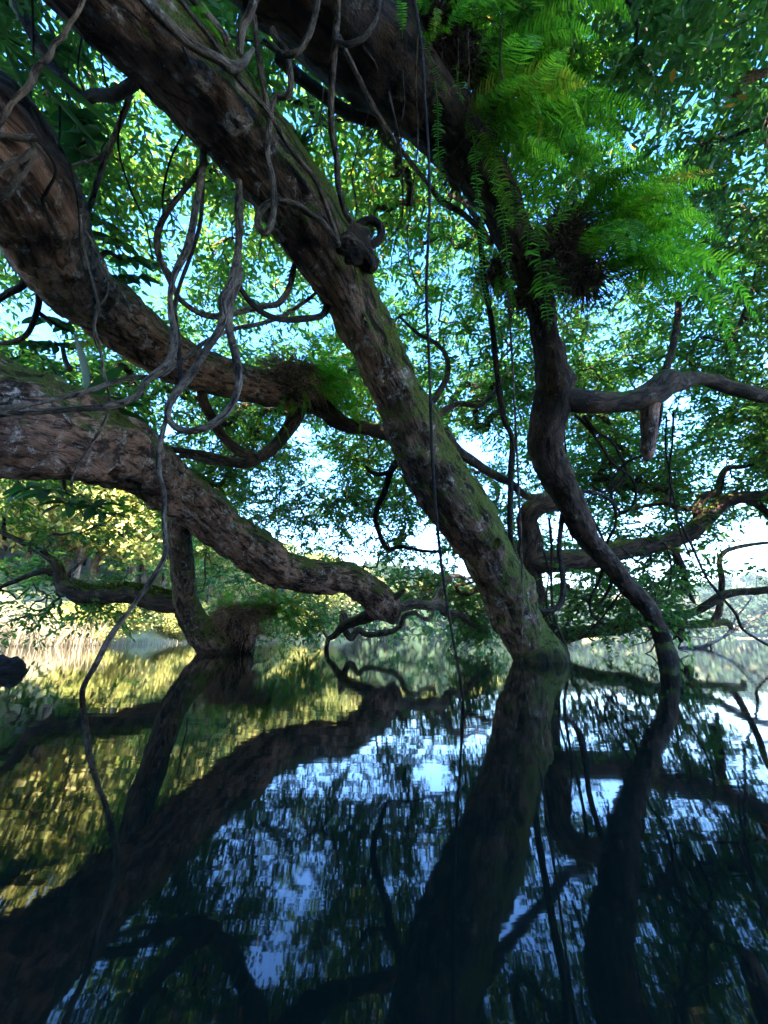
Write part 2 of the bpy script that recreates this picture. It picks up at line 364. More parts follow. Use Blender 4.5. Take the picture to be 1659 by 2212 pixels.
# ================================================================== the trees over the water
A = thing('leaning_tree', 'thick mossy trunk leaning from the water at centre right up to the top left', 'tree', loc=PW(1169, 1427))
B = thing('spreading_tree', 'reddish brown tree sending two thick limbs in from the left edge', 'tree', loc=(-5.2, 1.2, .2))
Dt = thing('crooked_tree', 'crooked dark trunk standing in the water at right, hung with ferns', 'tree', loc=PW(1443, 1421))
Et = thing('arching_tree', 'dark low tree behind the leaning trunk with limbs arching out right', 'tree', loc=PW(1165, 1404))
Ft = thing('overhanging_tree', 'tree outside the right edge reaching dark boughs into the top right corner', 'tree', loc=(10.5, 5.5, 0))
ROOT = {0: A, 1: B, 2: Dt, 3: Et, 4: Ft}
def tpart(root, name, C, mat, own=None, **kw):
    """tube in world coordinates, made local to its tree"""
    l = np.array(root.location); C = [(p[0] - l[0], p[1] - l[1], p[2] - l[2], p[3]) for p in C]
    o = tube(name, C, mat, root, **kw)
    if own is not None:
        Q = smooth_path(C, .25); Q[:, :3] += l; PATHS.append((own, Q))
    return o
def below(u, v, r, depth=.6):
    p = PW(u, v); d = pix(p)[2]; return (p[0], p[1], p[2] - depth, r * d / FPX), (p[0], p[1], p[2], r * d / FPX)

# --- A, the leaning trunk
b0, b1 = below(1170, 1428, 55)
b0 = (b0[0] + .12, b0[1] + .1, b0[2], b0[3])
TA = [b0, b1] + px([(1143, 1385, 51, 6.5), (1119, 1339, 50, 6.35), (1083, 1250, 53, 6.1), (1045, 1180, 53, 5.85), (1008, 1118, 59, 5.6), (948, 1036, 62, 5.3), (897, 937, 59, 5.0),
      (852, 838, 54, 4.75), (811, 750, 53, 4.5), (768, 662, 56, 4.3), (724, 575, 68, 4.12), (690, 510, 76, 4.0), (650, 447, 77, 3.88), (588, 366, 79, 3.65), (500, 260, 82, 3.4), (402, 152, 90, 3.12), (290, 48, 95, 2.9), (180, -60, 104, 2.7), (40, -230, 118, 2.5)])
TA.append((-4.2, -.6, 6.0, .36)); TA.append((-6.2, -3.0, 6.6, .42))
tpart(A, 'trunk', TA, 'bark', own=0, seg=72, amp=.10, ridge=.018, knots=34, step=.035)
# burl at the knot, with a broken bark lip
tpart(A, 'burl', px([(715, 545, 50, 4.05), (750, 548, 46, 3.98), (778, 552, 40, 3.95), (796, 566, 26, 3.95), (800, 585, 12, 3.97)]), 'bark_dark', seg=40, amp=.42, ridge=.03, step=.012)
tpart(A, 'branch', px([(34, -6), (55, 43), (74, 79), (96, 115), (125, 156), (156, 192), (187, 218)], 3.9, 3.7, 12, 11), 'bark_dark', own=0, seg=14)
tpart(A, 'branch', px([(183, 216), (204, 206), (240, 207), (269, 194), (296, 174), (330, 150)], 3.7, 3.35, 11, 13), 'bark_dark', seg=14)
tpart(A, 'branch', px([(281, 205), (271, 235), (252, 283), (234, 325), (211, 390), (197, 438), (185, 469), (176, 500)], 3.75, 4.2, 6, 5), 'bark_pale', seg=10)
tpart(A, 'branch', px([(234, 328), (205, 345), (176, 352), (150, 360)], 3.95, 4.1, 5, 2.5), 'bark_pale', seg=8)
tpart(A, 'branch', px([(960, 935), (983, 968), (1031, 1003), (1071, 1028), (1100, 1042), (1140, 1072), (1180, 1070)], 5.2, 7.5, 13, 6), 'bark_dark', own=0, seg=12)
tpart(A, 'branch', px([(905, 930), (939, 904), (963, 884), (991, 872), (1035, 876), (1063, 852), (1085, 820)], 5.1, 6.5, 8, 4), 'bark_dark', own=0, seg=10)
tpart(A, 'branch', px([(905, 890), (931, 872), (955, 836), (967, 808), (962, 765), (939, 740), (905, 722), (863, 684)], 5.0, 6.2, 8, 3), 'bark_dark', own=0, seg=10)
tpart(A, 'branch', px([(870, 985), (847, 1012), (831, 1061), (811, 1113), (817, 1145), (839, 1185), (867, 1181), (907, 1189), (950, 1192)], 5.3, 6.4, 8, 3), 'bark_dark', own=0, seg=10)
tpart(A, 'branch', px([(847, 1017), (819, 1025), (800, 1019), (790, 1008)], 5.4, 5.5, 6, 4), 'bark_dark', seg=8)
tpart(A, 'branch', px([(772, 488), (787, 479), (803, 477), (820, 488), (824, 503), (816, 521), (800, 530)], 4.0, 3.95, 9, 9), 'vine_dark', seg=12)

# --- B, two limbs from the left and the trunk they share outside the picture
TBt = [(-5.2, 1.2, -.4, .75), (-5.1, 1.2, .6, .62), (-4.9, 1.25, 2.0, .58), (-4.7, 1.3, 3.4, .52), (-4.3, 1.5, 4.6, .46), (-4.6, 1.2, 6.5, .34), (-5.5, .6, 9.0, .2)]
tpart(B, 'trunk', TBt, 'bark_red', own=1, seg=40, amp=.08, ridge=.01, step=.08)
LB = [(-4.5, 1.4, 3.9, .46)] + px([(-190, 190, 118, 3.1), (-80, 250, 116, 3.2), (20, 350, 110, 3.45), (70, 460, 99, 3.9), (116, 548, 83, 4.4), (186, 634, 67, 5.2), (288, 714, 56, 6.0), (380, 776, 50, 6.5), (446, 804, 43, 6.9), (545, 832, 38, 7.5), (620, 850, 33, 7.9), (665, 872, 27, 8.1)])
tpart(B, 'limb', LB, 'bark_red', own=1, seg=64, amp=.10, ridge=.018, knots=26, step=.04)
tpart(B, 'branch', px([(655, 865, 26, 8.05), (690, 878, 22, 8.1), (720, 900, 19, 8.2), (745, 917, 17, 8.2), (790, 925, 16, 8.2), (832, 935, 16, 8.2), (880, 950, 13, 8.4)]), 'bark_dark', own=1, seg=18, amp=.12)
tpart(B, 'branch', px([(646, 880, 18, 8.05), (634, 908, 16, 8.0), (614, 940, 14, 7.9), (574, 980, 13, 7.8), (524, 1001, 11, 7.7), (440, 981, 8, 7.5), (360, 968, 6, 7.3), (300, 950, 4, 7.2)]), 'bark_dark', own=1, seg=16, amp=.12)
tpart(B, 'branch', px([(434, 840, 10, 6.9), (440, 868, 11, 7.1), (454, 896, 11, 7.3), (480, 940, 10, 7.6), (518, 975, 11, 7.7), (560, 990, 9, 7.75)]), 'bark_dark', seg=12)
tpart(B, 'branch', px([(520, 1001, 8, 7.7), (450, 996, 7, 8.0), (390, 985, 5, 8.2), (360, 1005, 4, 8.3)]), 'bark_dark', own=1, seg=10)
tpart(B, 'branch', px([(-40, 280), (0, 292), (30, 297), (50, 299), (76, 297)], 3.05, 3.1, 8, 6.5), 'bark_pale', seg=12)
tpart(B, 'root', px([(76, 322), (66, 345), (48, 372), (28, 400), (10, 424)], 3.05, 3.12, 7, 9), 'bark_pale', seg=14)
tpart(B, 'root', px([(68, 326), (50, 342), (22, 352), (-6, 372), (-30, 392)], 3.0, 2.98, 6, 6), 'bark_pale', seg=14)
tpart(B, 'branch', px([(60, 590), (46, 618), (20, 632), (-15, 655)], 4.4, 4.6, 8, 6), 'bark_dark', own=1, seg=10)
tpart(B, 'branch', px([(78, 608), (84, 650), (74, 690), (58, 722), (30, 738), (0, 742), (-30, 745)], 4.6, 5.2, 7, 4), 'bark_dark', own=1, seg=10)
tpart(B, 'branch', px([(84, 676), (105, 690), (132, 708), (150, 715)], 4.9, 5.3, 5, 3), 'bark_dark', own=1, seg=8)

LC = [(-5.0, 1.25, 2.3, .55)] + px([(-150, 880, 125, 3.2), (-60, 890, 122, 3.45), (30, 908, 117, 3.8), (130, 935, 98, 4.4), (230, 965, 80, 5.2), (310, 1003, 64, 6.1), (370, 1050, 54, 6.8), (430, 1095, 49, 7.15), (490, 1148, 46, 7.5), (560, 1202, 43, 8.0), (625, 1236, 38, 8.6), (690, 1246, 34, 9.1), (750, 1250, 32, 9.5), (795, 1276, 33, 9.8), (825, 1305, 34, 10.0), (846, 1332, 20, 10.1), (850, 1345, 9, 10.1)])
tpart(B, 'limb', LC, 'bark_red', own=1, seg=64, amp=.13, ridge=.02, knots=30, step=.045)
l0, l1 = below(476, 1406, 42)
LEG = px([(395, 1095, 30, 7.0), (388, 1150, 25, 7.4), (392, 1210, 24, 7.8), (398, 1262, 24, 8.2), (404, 1310, 26, 8.6), (425, 1350, 30, 9.0), (455, 1382, 36, 9.4)])
LEG += [l1, l0]
tpart(B, 'prop_limb', LEG, 'bark', own=1, seg=32, amp=.10, ridge=.008, step=.05)
l0, l1 = below(528, 1404, 20)
tpart(B, 'prop_limb', px([(500, 1340, 30, 9.3), (518, 1368, 22, 9.5)]) + [l1, l0], 'bark_dark', seg=20, amp=.2, ridge=.012, step=.04)
tpart(B, 'branch', px([(392, 1305, 19, 8.5), (340, 1299, 21, 8.4), (285, 1282, 20, 8.3), (235, 1285, 20, 8.2), (192, 1288, 22, 8.1), (158, 1278, 17, 8.0), (134, 1260, 14, 8.0), (126, 1225, 10, 8.0), (112, 1209, 8, 8.0), (60, 1177, 6, 8.0), (18, 1157, 5, 8.0), (-30, 1130, 4, 8.0)]), 'bark_dark', own=1, seg=18, amp=.14)
tpart(B, 'branch', px([(122, 1229, 7, 8.0), (80, 1237, 6, 8.0), (30, 1256, 5, 8.0), (-20, 1277, 4, 8.0)]), 'bark_dark', own=1, seg=10)
tpart(B, 'branch', px([(10, 1166, 4, 8.0), (8, 1140, 4, 8.0), (9, 1120, 3, 8.0)]), 'bark_dark', seg=8)
tpart(B, 'branch', px([(158, 1262, 4, 8.0), (150, 1240, 4, 8.1), (165, 1225, 3, 8.3), (190, 1200, 2, 8.6)]), 'bark_pale', own=1, seg=8)
tpart(B, 'branch', px([(825, 1318, 18, 10.0), (777, 1338, 12, 10.4), (747, 1350, 10, 10.9), (725, 1370, 7, 11.6)]) + list(below(705, 1401, 5))[::-1], 'bark_dark', own=1, seg=14)
tpart(B, 'branch', px([(840, 1308, 14, 10.0), (867, 1311, 12, 10.1), (892, 1305, 11, 10.2), (929, 1308, 10, 10.4), (950, 1305, 12, 10.5), (964, 1325, 8, 10.7), (984, 1325, 8, 10.9), (1009, 1340, 8, 11.1), (1034, 1359, 7, 11.2), (1052, 1360, 6, 11.3), (1047, 1348, 6, 11.4), (1037, 1333, 5, 11.5), (1042, 1320, 5, 11.6), (1052, 1313, 4, 11.8)]), 'bark_pale', own=1, seg=14, amp=.12)
tpart(B, 'branch', px([(938, 1300, 7, 10.5), (954, 1273, 7, 10.7), (969, 1250, 6, 10.9), (989, 1244, 5, 11.1), (1006, 1250, 4, 11.3), (1030, 1245, 3, 11.5)]), 'bark_pale', own=1, seg=10)
tpart(B, 'branch', px([(1040, 1266, 6, 11.2), (1020, 1278, 6, 11.1), (1004, 1283, 6, 11.0), (990, 1276, 5, 11.0), (987, 1266, 4, 11.0), (1005, 1262, 3, 11.2), (1024, 1257, 2.5, 11.4)]), 'bark_dark', own=1, seg=10)
tpart(B, 'branch', px([(899, 1322, 5, 10.3), (875, 1329, 6, 10.4), (867, 1348, 6, 10.6), (849, 1363, 6, 10.8), (829, 1367, 6, 11.0), (790, 1370, 6, 11.2), (775, 1360, 7, 11.3), (758, 1377, 8, 11.4), (746, 1363, 8, 11.4), (742, 1330, 9, 11.4), (738, 1318, 3, 11.4)]), 'bark_pale', own=1, seg=12, amp=.12)
tpart(B, 'branch', px([(898, 1324, 4, 10.3), (914, 1335, 4, 10.5), (929, 1335, 4, 10.6), (936, 1320, 3, 10.7)]), 'bark_pale', seg=8)
tpart(B, 'stub', px([(845, 1296, 9, 9.9), (860, 1286, 7, 9.9), (873, 1274, 4, 9.9)]), 'bark_dark', seg=10)

# --- D, the crooked trunk at right
d0, d1 = below(1443, 1423, 20)
TD = [d0, d1] + px([(1434, 1389, 18, 7.35), (1421, 1356, 17, 7.25), (1406, 1323, 17, 7.15), (1375, 1284, 19, 7.05), (1344, 1253, 19, 6.95), (1310, 1207, 21, 6.85), (1275, 1168, 23, 6.75), (1251, 1129, 27, 6.6), (1231, 1081, 30, 6.5), (1211, 1041, 32, 6.4), (1188, 1001, 36, 6.25), (1177, 953, 38, 6.1), (1182, 915, 38, 6.0), (1191, 877, 38, 5.9), (1195, 833, 36, 5.8), (1189, 777, 32, 5.6), (1177, 721, 28, 5.45), (1161, 645, 30, 5.25), (1139, 577, 36, 5.05), (1110, 510, 40, 4.85), (1080, 440, 44, 4.65), (1018, 343, 52, 4.4), (942, 246, 66, 4.1), (850, 150, 84, 3.8), (748, 62, 92, 3.5), (638, -38, 98, 3.25), (505, -175, 108, 3.0)])
TD += [(-1.5, -.8, 6.2, .42), (-2.5, -3.5, 6.6, .48)]
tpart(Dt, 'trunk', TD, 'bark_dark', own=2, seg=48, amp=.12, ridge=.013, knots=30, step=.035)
tpart(Dt, 'limb', px([(1195, 858, 30, 5.85), (1231, 864, 25, 5.8), (1275, 869, 24, 5.8), (1320, 870, 22, 5.85), (1365, 866, 23, 5.9), (1412, 850, 28, 6.0), (1436, 826, 27, 6.1), (1462, 826, 20, 6.25), (1515, 818, 14, 6.5), (1575, 836, 14, 6.7), (1631, 852, 14, 6.8), (1700, 866, 12, 7.0), (1800, 880, 9, 7.3)]), 'bark_dark', own=2, seg=26, amp=.12, ridge=.005)
tpart(Dt, 'stub', px([(1405, 870, 21, 5.98), (1403, 910, 17, 5.95), (1401, 948, 15, 5.93), (1399, 982, 12, 5.92), (1399, 994, 6, 5.92)]), 'bark_red', seg=20, amp=.14)
tpart(Dt, 'branch', px([(600, 120, 14, 3.9), (635, 156, 13, 3.95), (691, 200, 12, 4.0), (739, 236, 13, 4.05), (811, 260, 14, 4.1), (880, 262, 18, 4.1)]), 'bark_dark', own=2, seg=14)
tpart(Dt, 'branch', px([(1467, 645, 7, 6.6), (1462, 700, 7, 6.5), (1450, 760, 7, 6.35), (1438, 800, 8, 6.2)]), 'bark_dark', own=2, seg=10)
tpart(Dt, 'branch', px([(1427, 876, 6, 6.1), (1424, 905, 5, 6.3), (1418, 935, 4, 6.4)]), 'bark_dark', own=2, seg=8)
tpart(Dt, 'branch', px([(1085, 430, 12, 4.7), (1060, 520, 8, 5.2), (1035, 480, 6, 5.5), (1005, 440, 5, 5.8), (970, 420, 4, 6.2)]), 'bark_dark', own=2, seg=10)

# --- E, the dark tree behind
e0, e1 = below(1168, 1406, 46)
TE = [e0, e1] + px([(1160, 1340, 34, 9.3), (1148, 1270, 26, 9.0), (1142, 1205, 25, 8.8), (1144, 1160, 24, 8.7), (1138, 1125, 20, 8.6), (1150, 1098, 21, 8.5), (1180, 1088, 21, 8.5), (1215, 1084, 18, 8.7), (1245, 1090, 14, 9.0)])
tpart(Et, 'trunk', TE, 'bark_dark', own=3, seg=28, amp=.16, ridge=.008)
tpart(Et, 'limb', px([(1143, 1212, 24, 8.8), (1195, 1213, 25, 8.7), (1275, 1205, 22, 8.7), (1355, 1186, 21, 8.7), (1427, 1173, 18, 8.8), (1490, 1150, 18, 8.9), (1535, 1109, 17, 9.0), (1567, 1082, 14, 9.1), (1619, 1073, 13, 9.2), (1690, 1066, 11, 9.4), (1800, 1040, 8, 9.8)]), 'bark_dark', own=3, seg=20, amp=.12)
tpart(Et, 'branch', px([(1600, 1076, 10, 9.15), (1622, 1082, 9, 9.2), (1640, 1092, 8, 9.3), (1668, 1125, 6, 9.5)]), 'bark_dark', own=3, seg=10)
tpart(Et, 'branch', px([(1512, 1130, 11, 8.95), (1506, 1100, 10, 9.0), (1520, 1074, 9, 9.1), (1550, 1062, 8, 9.2), (1559, 1028, 7, 9.4), (1570, 1012, 6, 9.5), (1605, 1008, 5, 9.7), (1670, 986, 4, 10)]), 'bark_dark', own=3, seg=10)
tpart(Et, 'branch', px([(1505, 1098, 7, 9.0), (1470, 1098, 6, 9.2), (1440, 1088, 5, 9.4), (1400, 1092, 4, 9.6), (1330, 1110, 3, 9.9)]), 'bark_dark', own=3, seg=8)
tpart(Et, 'branch', px([(1452, 1180, 8, 8.8), (1468, 1215, 8, 8.8), (1479, 1250, 7, 8.8), (1475, 1282, 4, 8.8)]), 'bark_dark', own=3, seg=10)
tpart(Et, 'branch', px([(1480, 1250, 6, 8.8), (1488, 1278, 5, 8.8), (1500, 1303, 3.5, 8.8)]), 'bark_dark', seg=8)
tpart(Et, 'branch', px([(1236, 1370, 14, 10.0), (1295, 1361, 14, 9.8), (1335, 1356, 16, 9.6), (1367, 1341, 17, 9.4), (1399, 1341, 13, 9.3), (1440, 1345, 9, 9.3), (1475, 1349, 8, 9.3), (1535, 1347, 8, 9.2), (1571, 1345, 7, 9.2), (1581, 1358, 4, 9.2)]), 'bark', own=3, seg=20, amp=.14)
tpart(Et, 'branch', px([(1200, 1385, 26, 10.2), (1215, 1376, 18, 10.1), (1240, 1370, 14, 10.0)]), 'bark', seg=16, amp=.14)
tpart(Et, 'stub', px([(1205, 1400, 20, 10.2), (1213, 1378, 14, 10.15), (1219, 1362, 11, 10.1), (1220, 1356, 7, 10.1)]), 'bark', seg=14)
tpart(Et, 'branch', px([(1538, 1346, 7, 9.2), (1551, 1325, 7, 9.2), (1557, 1290, 6, 9.2), (1559, 1249, 6, 9.2), (1555, 1206, 5, 9.2), (1566, 1192, 5, 9.2), (1583, 1185, 4.5, 9.3), (1619, 1177, 4, 9.4), (1680, 1170, 3, 9.6)]), 'vine', own=3, seg=10)
tpart(Et, 'branch', px([(1400, 1338, 7, 9.3), (1450, 1328, 7, 9.2), (1500, 1322, 8, 9.1), (1530, 1305, 9, 9.0), (1560, 1287, 9, 9.0), (1592, 1279, 8, 9.0), (1630, 1277, 8, 9.0), (1690, 1270, 7, 9.0)]), 'bark_dark', own=3, seg=12)
tpart(Et, 'branch', px([(1476, 1352, 6, 9.3), (1468, 1370, 6, 9.4), (1472, 1384, 5, 9.5)]), 'bark_dark', seg=8)

gt = np.random.default_rng(66)
for k in range(16):
    u0 = gt.uniform(1215, 1490); v0 = gt.uniform(1285, 1350); du = gt.uniform(-1, 1); pts = [(u0, v0)]
    for j in range(5): pts.append((pts[-1][0] + du * 22 + gt.uniform(-14, 14), min(1412, pts[-1][1] + gt.uniform(2, 22))))
    tpart(Et, 'twig', px(pts, gt.uniform(8.0, 9.2), gt.uniform(8.4, 9.6), gt.uniform(2, 3.5), 1.2), 'bark_dark', own=3 if k % 3 == 0 else None, seg=6)
# --- F, boughs from outside the right edge
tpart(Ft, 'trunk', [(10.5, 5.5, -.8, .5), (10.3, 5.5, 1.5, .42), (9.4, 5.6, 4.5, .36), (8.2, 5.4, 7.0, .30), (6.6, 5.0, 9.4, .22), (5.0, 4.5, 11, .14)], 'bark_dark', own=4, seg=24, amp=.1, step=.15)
tpart(Ft, 'bough', [(6.6, 5.0, 9.3, .16)] + px([(1195, -80, 16, 6.2), (1203, 0, 15, 6.1), (1223, 40, 15, 6.0), (1236, 75, 15, 6.0), (1234, 112, 15, 6.0), (1214, 146, 14, 6.0), (1190, 185, 10, 6.0), (1180, 250, 6, 6.2)]), 'bark_dark', own=4, seg=16)
tpart(Ft, 'bough', [(8.9, 5.5, 5.6, .12)] + px([(1690, 400, 9, 7), (1655, 490, 8, 7), (1640, 580, 7, 7), (1618, 650, 5, 7), (1590, 720, 3, 7.2)]), 'bark_dark', own=4, seg=10)
tpart(Ft, 'bough', px([(1652, 492, 6, 7.0), (1611, 455, 5, 7.2), (1555, 426, 4, 7.4), (1499, 416, 3, 7.6)]), 'bark_dark', own=4, seg=8)
tpart(Ft, 'bough', [(7.2, 5.2, 8.4, .1)] + px([(1360, -30, 5, 7), (1387, 60, 5, 7), (1399, 140, 4, 7), (1419, 220, 4, 7), (1441, 285, 3, 7)]), 'bark_dark', own=4, seg=8)
tpart(Ft, 'bough', [(7.8, 5.3, 7.6, .1)] + px([(1425, -30, 6, 6.8), (1450, 40, 5, 6.8), (1465, 110, 4, 6.8), (1480, 180, 3, 6.9)]), 'bark_dark', own=4, seg=8)
tpart(Ft, 'bough', px([(1640, -20, 12, 6.5), (1655, 30, 12, 6.5), (1690, 80, 12, 6.5)]) + [(8.2, 5.4, 7.0, .1)], 'bark_dark', own=4, seg=10)

# ================================================================== lianas and ropes
def liana(label, pts, mat='vine', d0=None, d1=None, r0=None, r1=None, seg=10, amp=.12, extra=None, sink=None, name='liana', cat='liana', pre=None):
    C = (pre or []) + px(pts, d0, d1, r0, r1)
    if sink:                      # the point where it enters the water, and a bit below
        a, b = below(*sink, depth=.25); C += [b, a]
    if extra: C += extra
    return tube(name, C, mat, None, seg=seg, amp=amp * 1.7, knots=int(len(C) * .8), label=label, cat=cat)
LP = [(516, 392), (516, 440), (516, 512), (510, 572), (496, 620), (480, 648), (482, 680), (476, 708), (448, 752), (416, 804), (376, 856), (362, 888), (368, 912), (396, 930), (440, 926), (476, 904), (504, 868), (516, 824), (508, 764), (496, 716), (494, 684), (500, 644), (512, 612), (517, 580)]
LD = [3.45, 3.4, 3.35, 3.3, 3.25, 3.2, 3.17, 3.14, 3.1, 3.05, 3.0, 3.0, 3.0, 3.02, 3.05, 3.1, 3.15, 3.2, 3.22, 3.2, 3.23, 3.28, 3.3, 3.33]
liana('thick brown liana hanging in a long closed loop below the leaning trunk', [(u, v, 8.2, d) for (u, v), d in zip(LP, LD)], seg=14)
liana('liana dropping from the leaning trunk then bending left to the frame edge', [(440, 318), (436, 372), (424, 440), (405, 536), (377, 592), (368, 632), (370, 680), (376, 712), (374, 760), (356, 792), (320, 820), (288, 860), (240, 876), (160, 884), (70, 890), (-40, 896)], d0=3.45, d1=2.75, r0=7, r1=7, seg=12)
liana('liana bowing left from the leaning trunk and running back to its underside', [(444, 350), (430, 372), (400, 408), (360, 460), (341, 504), (342, 548), (364, 598), (382, 638), (402, 658), (440, 680), (476, 683), (520, 673), (568, 662), (600, 656), (624, 624), (636, 574), (650, 545)], d0=3.5, d1=4.1, r0=6.5, r1=6, seg=12)
liana('slim dark vine running down beside the left hand liana', [(438, 380), (432, 484), (412, 552), (386, 624), (378, 664), (384, 724), (388, 784), (388, 832), (378, 856)], 'vine_dark', 3.5, 3.1, 4.5, 4)
liana('dark vine curving from the loop knot to the trunk at mid height', [(512, 612), (540, 652), (568, 676), (608, 690), (651, 689), (695, 681), (708, 660), (720, 640)], 'vine_dark', 3.35, 4.3, 6, 6.5)
liana('long thin liana slanting from the leaning trunk down to the left edge', [(690, 626), (664, 648), (600, 687), (560, 700), (508, 710), (448, 736), (380, 788), (344, 812), (280, 816), (240, 828), (180, 848), (112, 864), (50, 876), (-40, 888)], 'vine', 4.2, 2.7, 4, 6)
liana('slender liana dangling from the loop down into the water at left', [(374, 852), (357, 912), (346, 960), (342, 992), (345, 1029), (354, 1063), (354, 1129), (356, 1201), (332, 1245), (296, 1297), (240, 1373), (208, 1433)], 'vine', 3.03, 2.8, 5, 6, sink=(178, 1491, 6))
liana('thin vine trailing down over the two left limbs', [(174, 464), (184, 544), (204, 624), (212, 664), (204, 704), (216, 752), (224, 804), (236, 864), (232, 896), (200, 956), (160, 1024), (154, 1052)], 'vine', 3.3, 3.3, 2.6, 3, seg=7)
liana('hair thin vine kinked across the upper left limb', [(186, 500), (212, 545), (232, 584), (230, 640), (214, 662), (203, 690), (206, 740), (222, 770)], 'vine', 3.4, 3.4, 2, 2, seg=6)
liana('thin root creeping down the face of the upper left limb', [(80, 300), (112, 345), (120, 365), (100, 415), (92, 432), (104, 465), (120, 500), (126, 516)], 'vine_dark', 3.0, 3.6, 2.5, 3.5, seg=7)
liana('twisted tan vine winding across the top left corner', [(186, -14), (168, 28), (148, 56), (136, 80), (116, 96), (108, 120), (80, 148), (64, 184), (28, 220), (12, 248), (-8, 276), (-40, 310)], 'vine_tan', 2.3, 2.3, 5.5, 5, seg=10, amp=.3)
liana('thick pale vine lying along the top of the leaning trunk', [(300, -16, 11), (340, 28, 11), (368, 56, 10), (400, 88, 9), (440, 112, 9), (472, 128, 9), (496, 144, 10), (524, 138, 8), (536, 122, 6), (548, 106, 4)], 'bark_pale', 2.55, 3.0, seg=14)
liana('short pale side root branching from the vine on the leaning trunk', [(492, 146), (465, 152), (432, 154), (415, 146), (395, 100)], 'bark_pale', 3.0, 2.8, 4.5, 3)
liana('grey liana clinging down the mossy upper edge of the leaning trunk', [(380, -14), (424, 44), (460, 88), (500, 148), (520, 176), (572, 232), (592, 262), (612, 297), (643, 342), (679, 384), (703, 440), (717, 480), (731, 526)], 'vine', 2.6, 3.75, 5, 6)
liana('pale stubby stem dropping onto the mossy trunk from the top edge', [(410, -14), (430, 10), (452, 40), (474, 68), (490, 88)], 'bark_pale', 2.8, 2.9, 10, 10, seg=12)
liana('pale hanging stem knuckled at the top centre left', [(556, -20), (548, 4), (540, 28), (526, 54), (520, 84), (518, 118)], 'bark_pale', 2.9, 3.0, 9, 7, seg=12)
liana('liana falling from top edge and curling in a small loop on the trunk', [(548, 34), (556, 100), (568, 180), (577, 226), (583, 250), (580, 288), (576, 328), (588, 384), (592, 432), (588, 476), (574, 504), (560, 494), (558, 466), (574, 444), (600, 436), (640, 444), (668, 462), (694, 478), (716, 505), (732, 530)], 'vine', 3.1, 3.45, 6.5, 7.5, seg=12)
liana('kinked grey liana joining the curling vine above the trunk', [(588, 62), (596, 82), (616, 108), (624, 140), (628, 188), (620, 207), (598, 212), (586, 228), (583, 250)], 'vine', 3.15, 3.25, 7, 6.5, seg=12)
liana('upright grey liana hanging in front of the dark trunk at top centre', [(729, -20), (727, 48), (721, 120), (717, 180), (715, 240), (717, 288), (727, 340), (731, 400), (747, 460), (760, 480)], 'vine', 3.0, 3.7, 7.5, 6, seg=12)
liana('slanting grey liana crossing the dark trunk towards the fern curtain', [(733, 80), (767, 152), (803, 224), (835, 280), (879, 340), (927, 400), (951, 432), (1000, 462), (1040, 500)], 'vine', 3.1, 4.9, 5, 5.5)
liana('mossy pale vine arcing left from the top edge in the liana tangle', [(690, -16), (679, 40), (663, 84), (639, 114), (615, 118), (592, 104), (570, 88)], 'vine', 3.0, 3.1, 7, 5)
liana('grey vine hooking down in front of the shaded trunk at top centre', [(820, -12), (815, 30), (800, 66), (775, 88), (747, 96), (730, 90), (725, 60)], 'vine', 3.0, 3.05, 6, 5)
liana('long straight rope of aerial root hanging to the water at centre', [(893, -16), (903, 50), (911, 100), (917, 200), (925, 320), (928, 440), (926, 500), (921, 624), (927, 784), (931, 904), (935, 1010), (947, 1161), (959, 1261), (979, 1381)], 'vine_dark', 2.25, 2.35, 3.2, 3.2, sink=(1000, 1512, 3.2), seg=8)
liana('thin straight vine hanging to the water before the leaning trunk base', [(1098, 640), (1103, 724), (1109, 824), (1115, 944), (1119, 1024), (1123, 1109), (1127, 1209), (1129, 1289), (1127, 1389)], 'vine', 5.0, 4.85, 2.4, 2.4, sink=(1127, 1442, 2.4), seg=7)
liana('dark liana hanging beside the crooked trunk and hooking round low down', [(1035, 470), (1045, 600), (1063, 704), (1071, 784), (1081, 864), (1091, 912), (1105, 942), (1104, 1024), (1105, 1169), (1115, 1201), (1135, 1241), (1147, 1281), (1157, 1306), (1175, 1319), (1196, 1317), (1212, 1302), (1216, 1249), (1208, 1189), (1213, 1130), (1218, 1090)], 'vine_dark', 5.1, 6.6, 6.5, 5.5, seg=12)
liana('straight thin vine dropping into the water right of the trunk base', [(1186, 1120), (1191, 1169), (1191, 1269), (1196, 1329), (1211, 1369)], 'vine_dark', 6.8, 6.9, 3, 3, sink=(1226, 1418, 3), seg=8)
liana('thin dark vine slanting down over the water at the far right', [(1470, 1130), (1499, 1189), (1527, 1249), (1555, 1285), (1591, 1329), (1603, 1357), (1640, 1383), (1690, 1410)], 'vine_dark', 7.5, 7.2, 3, 3, seg=8)
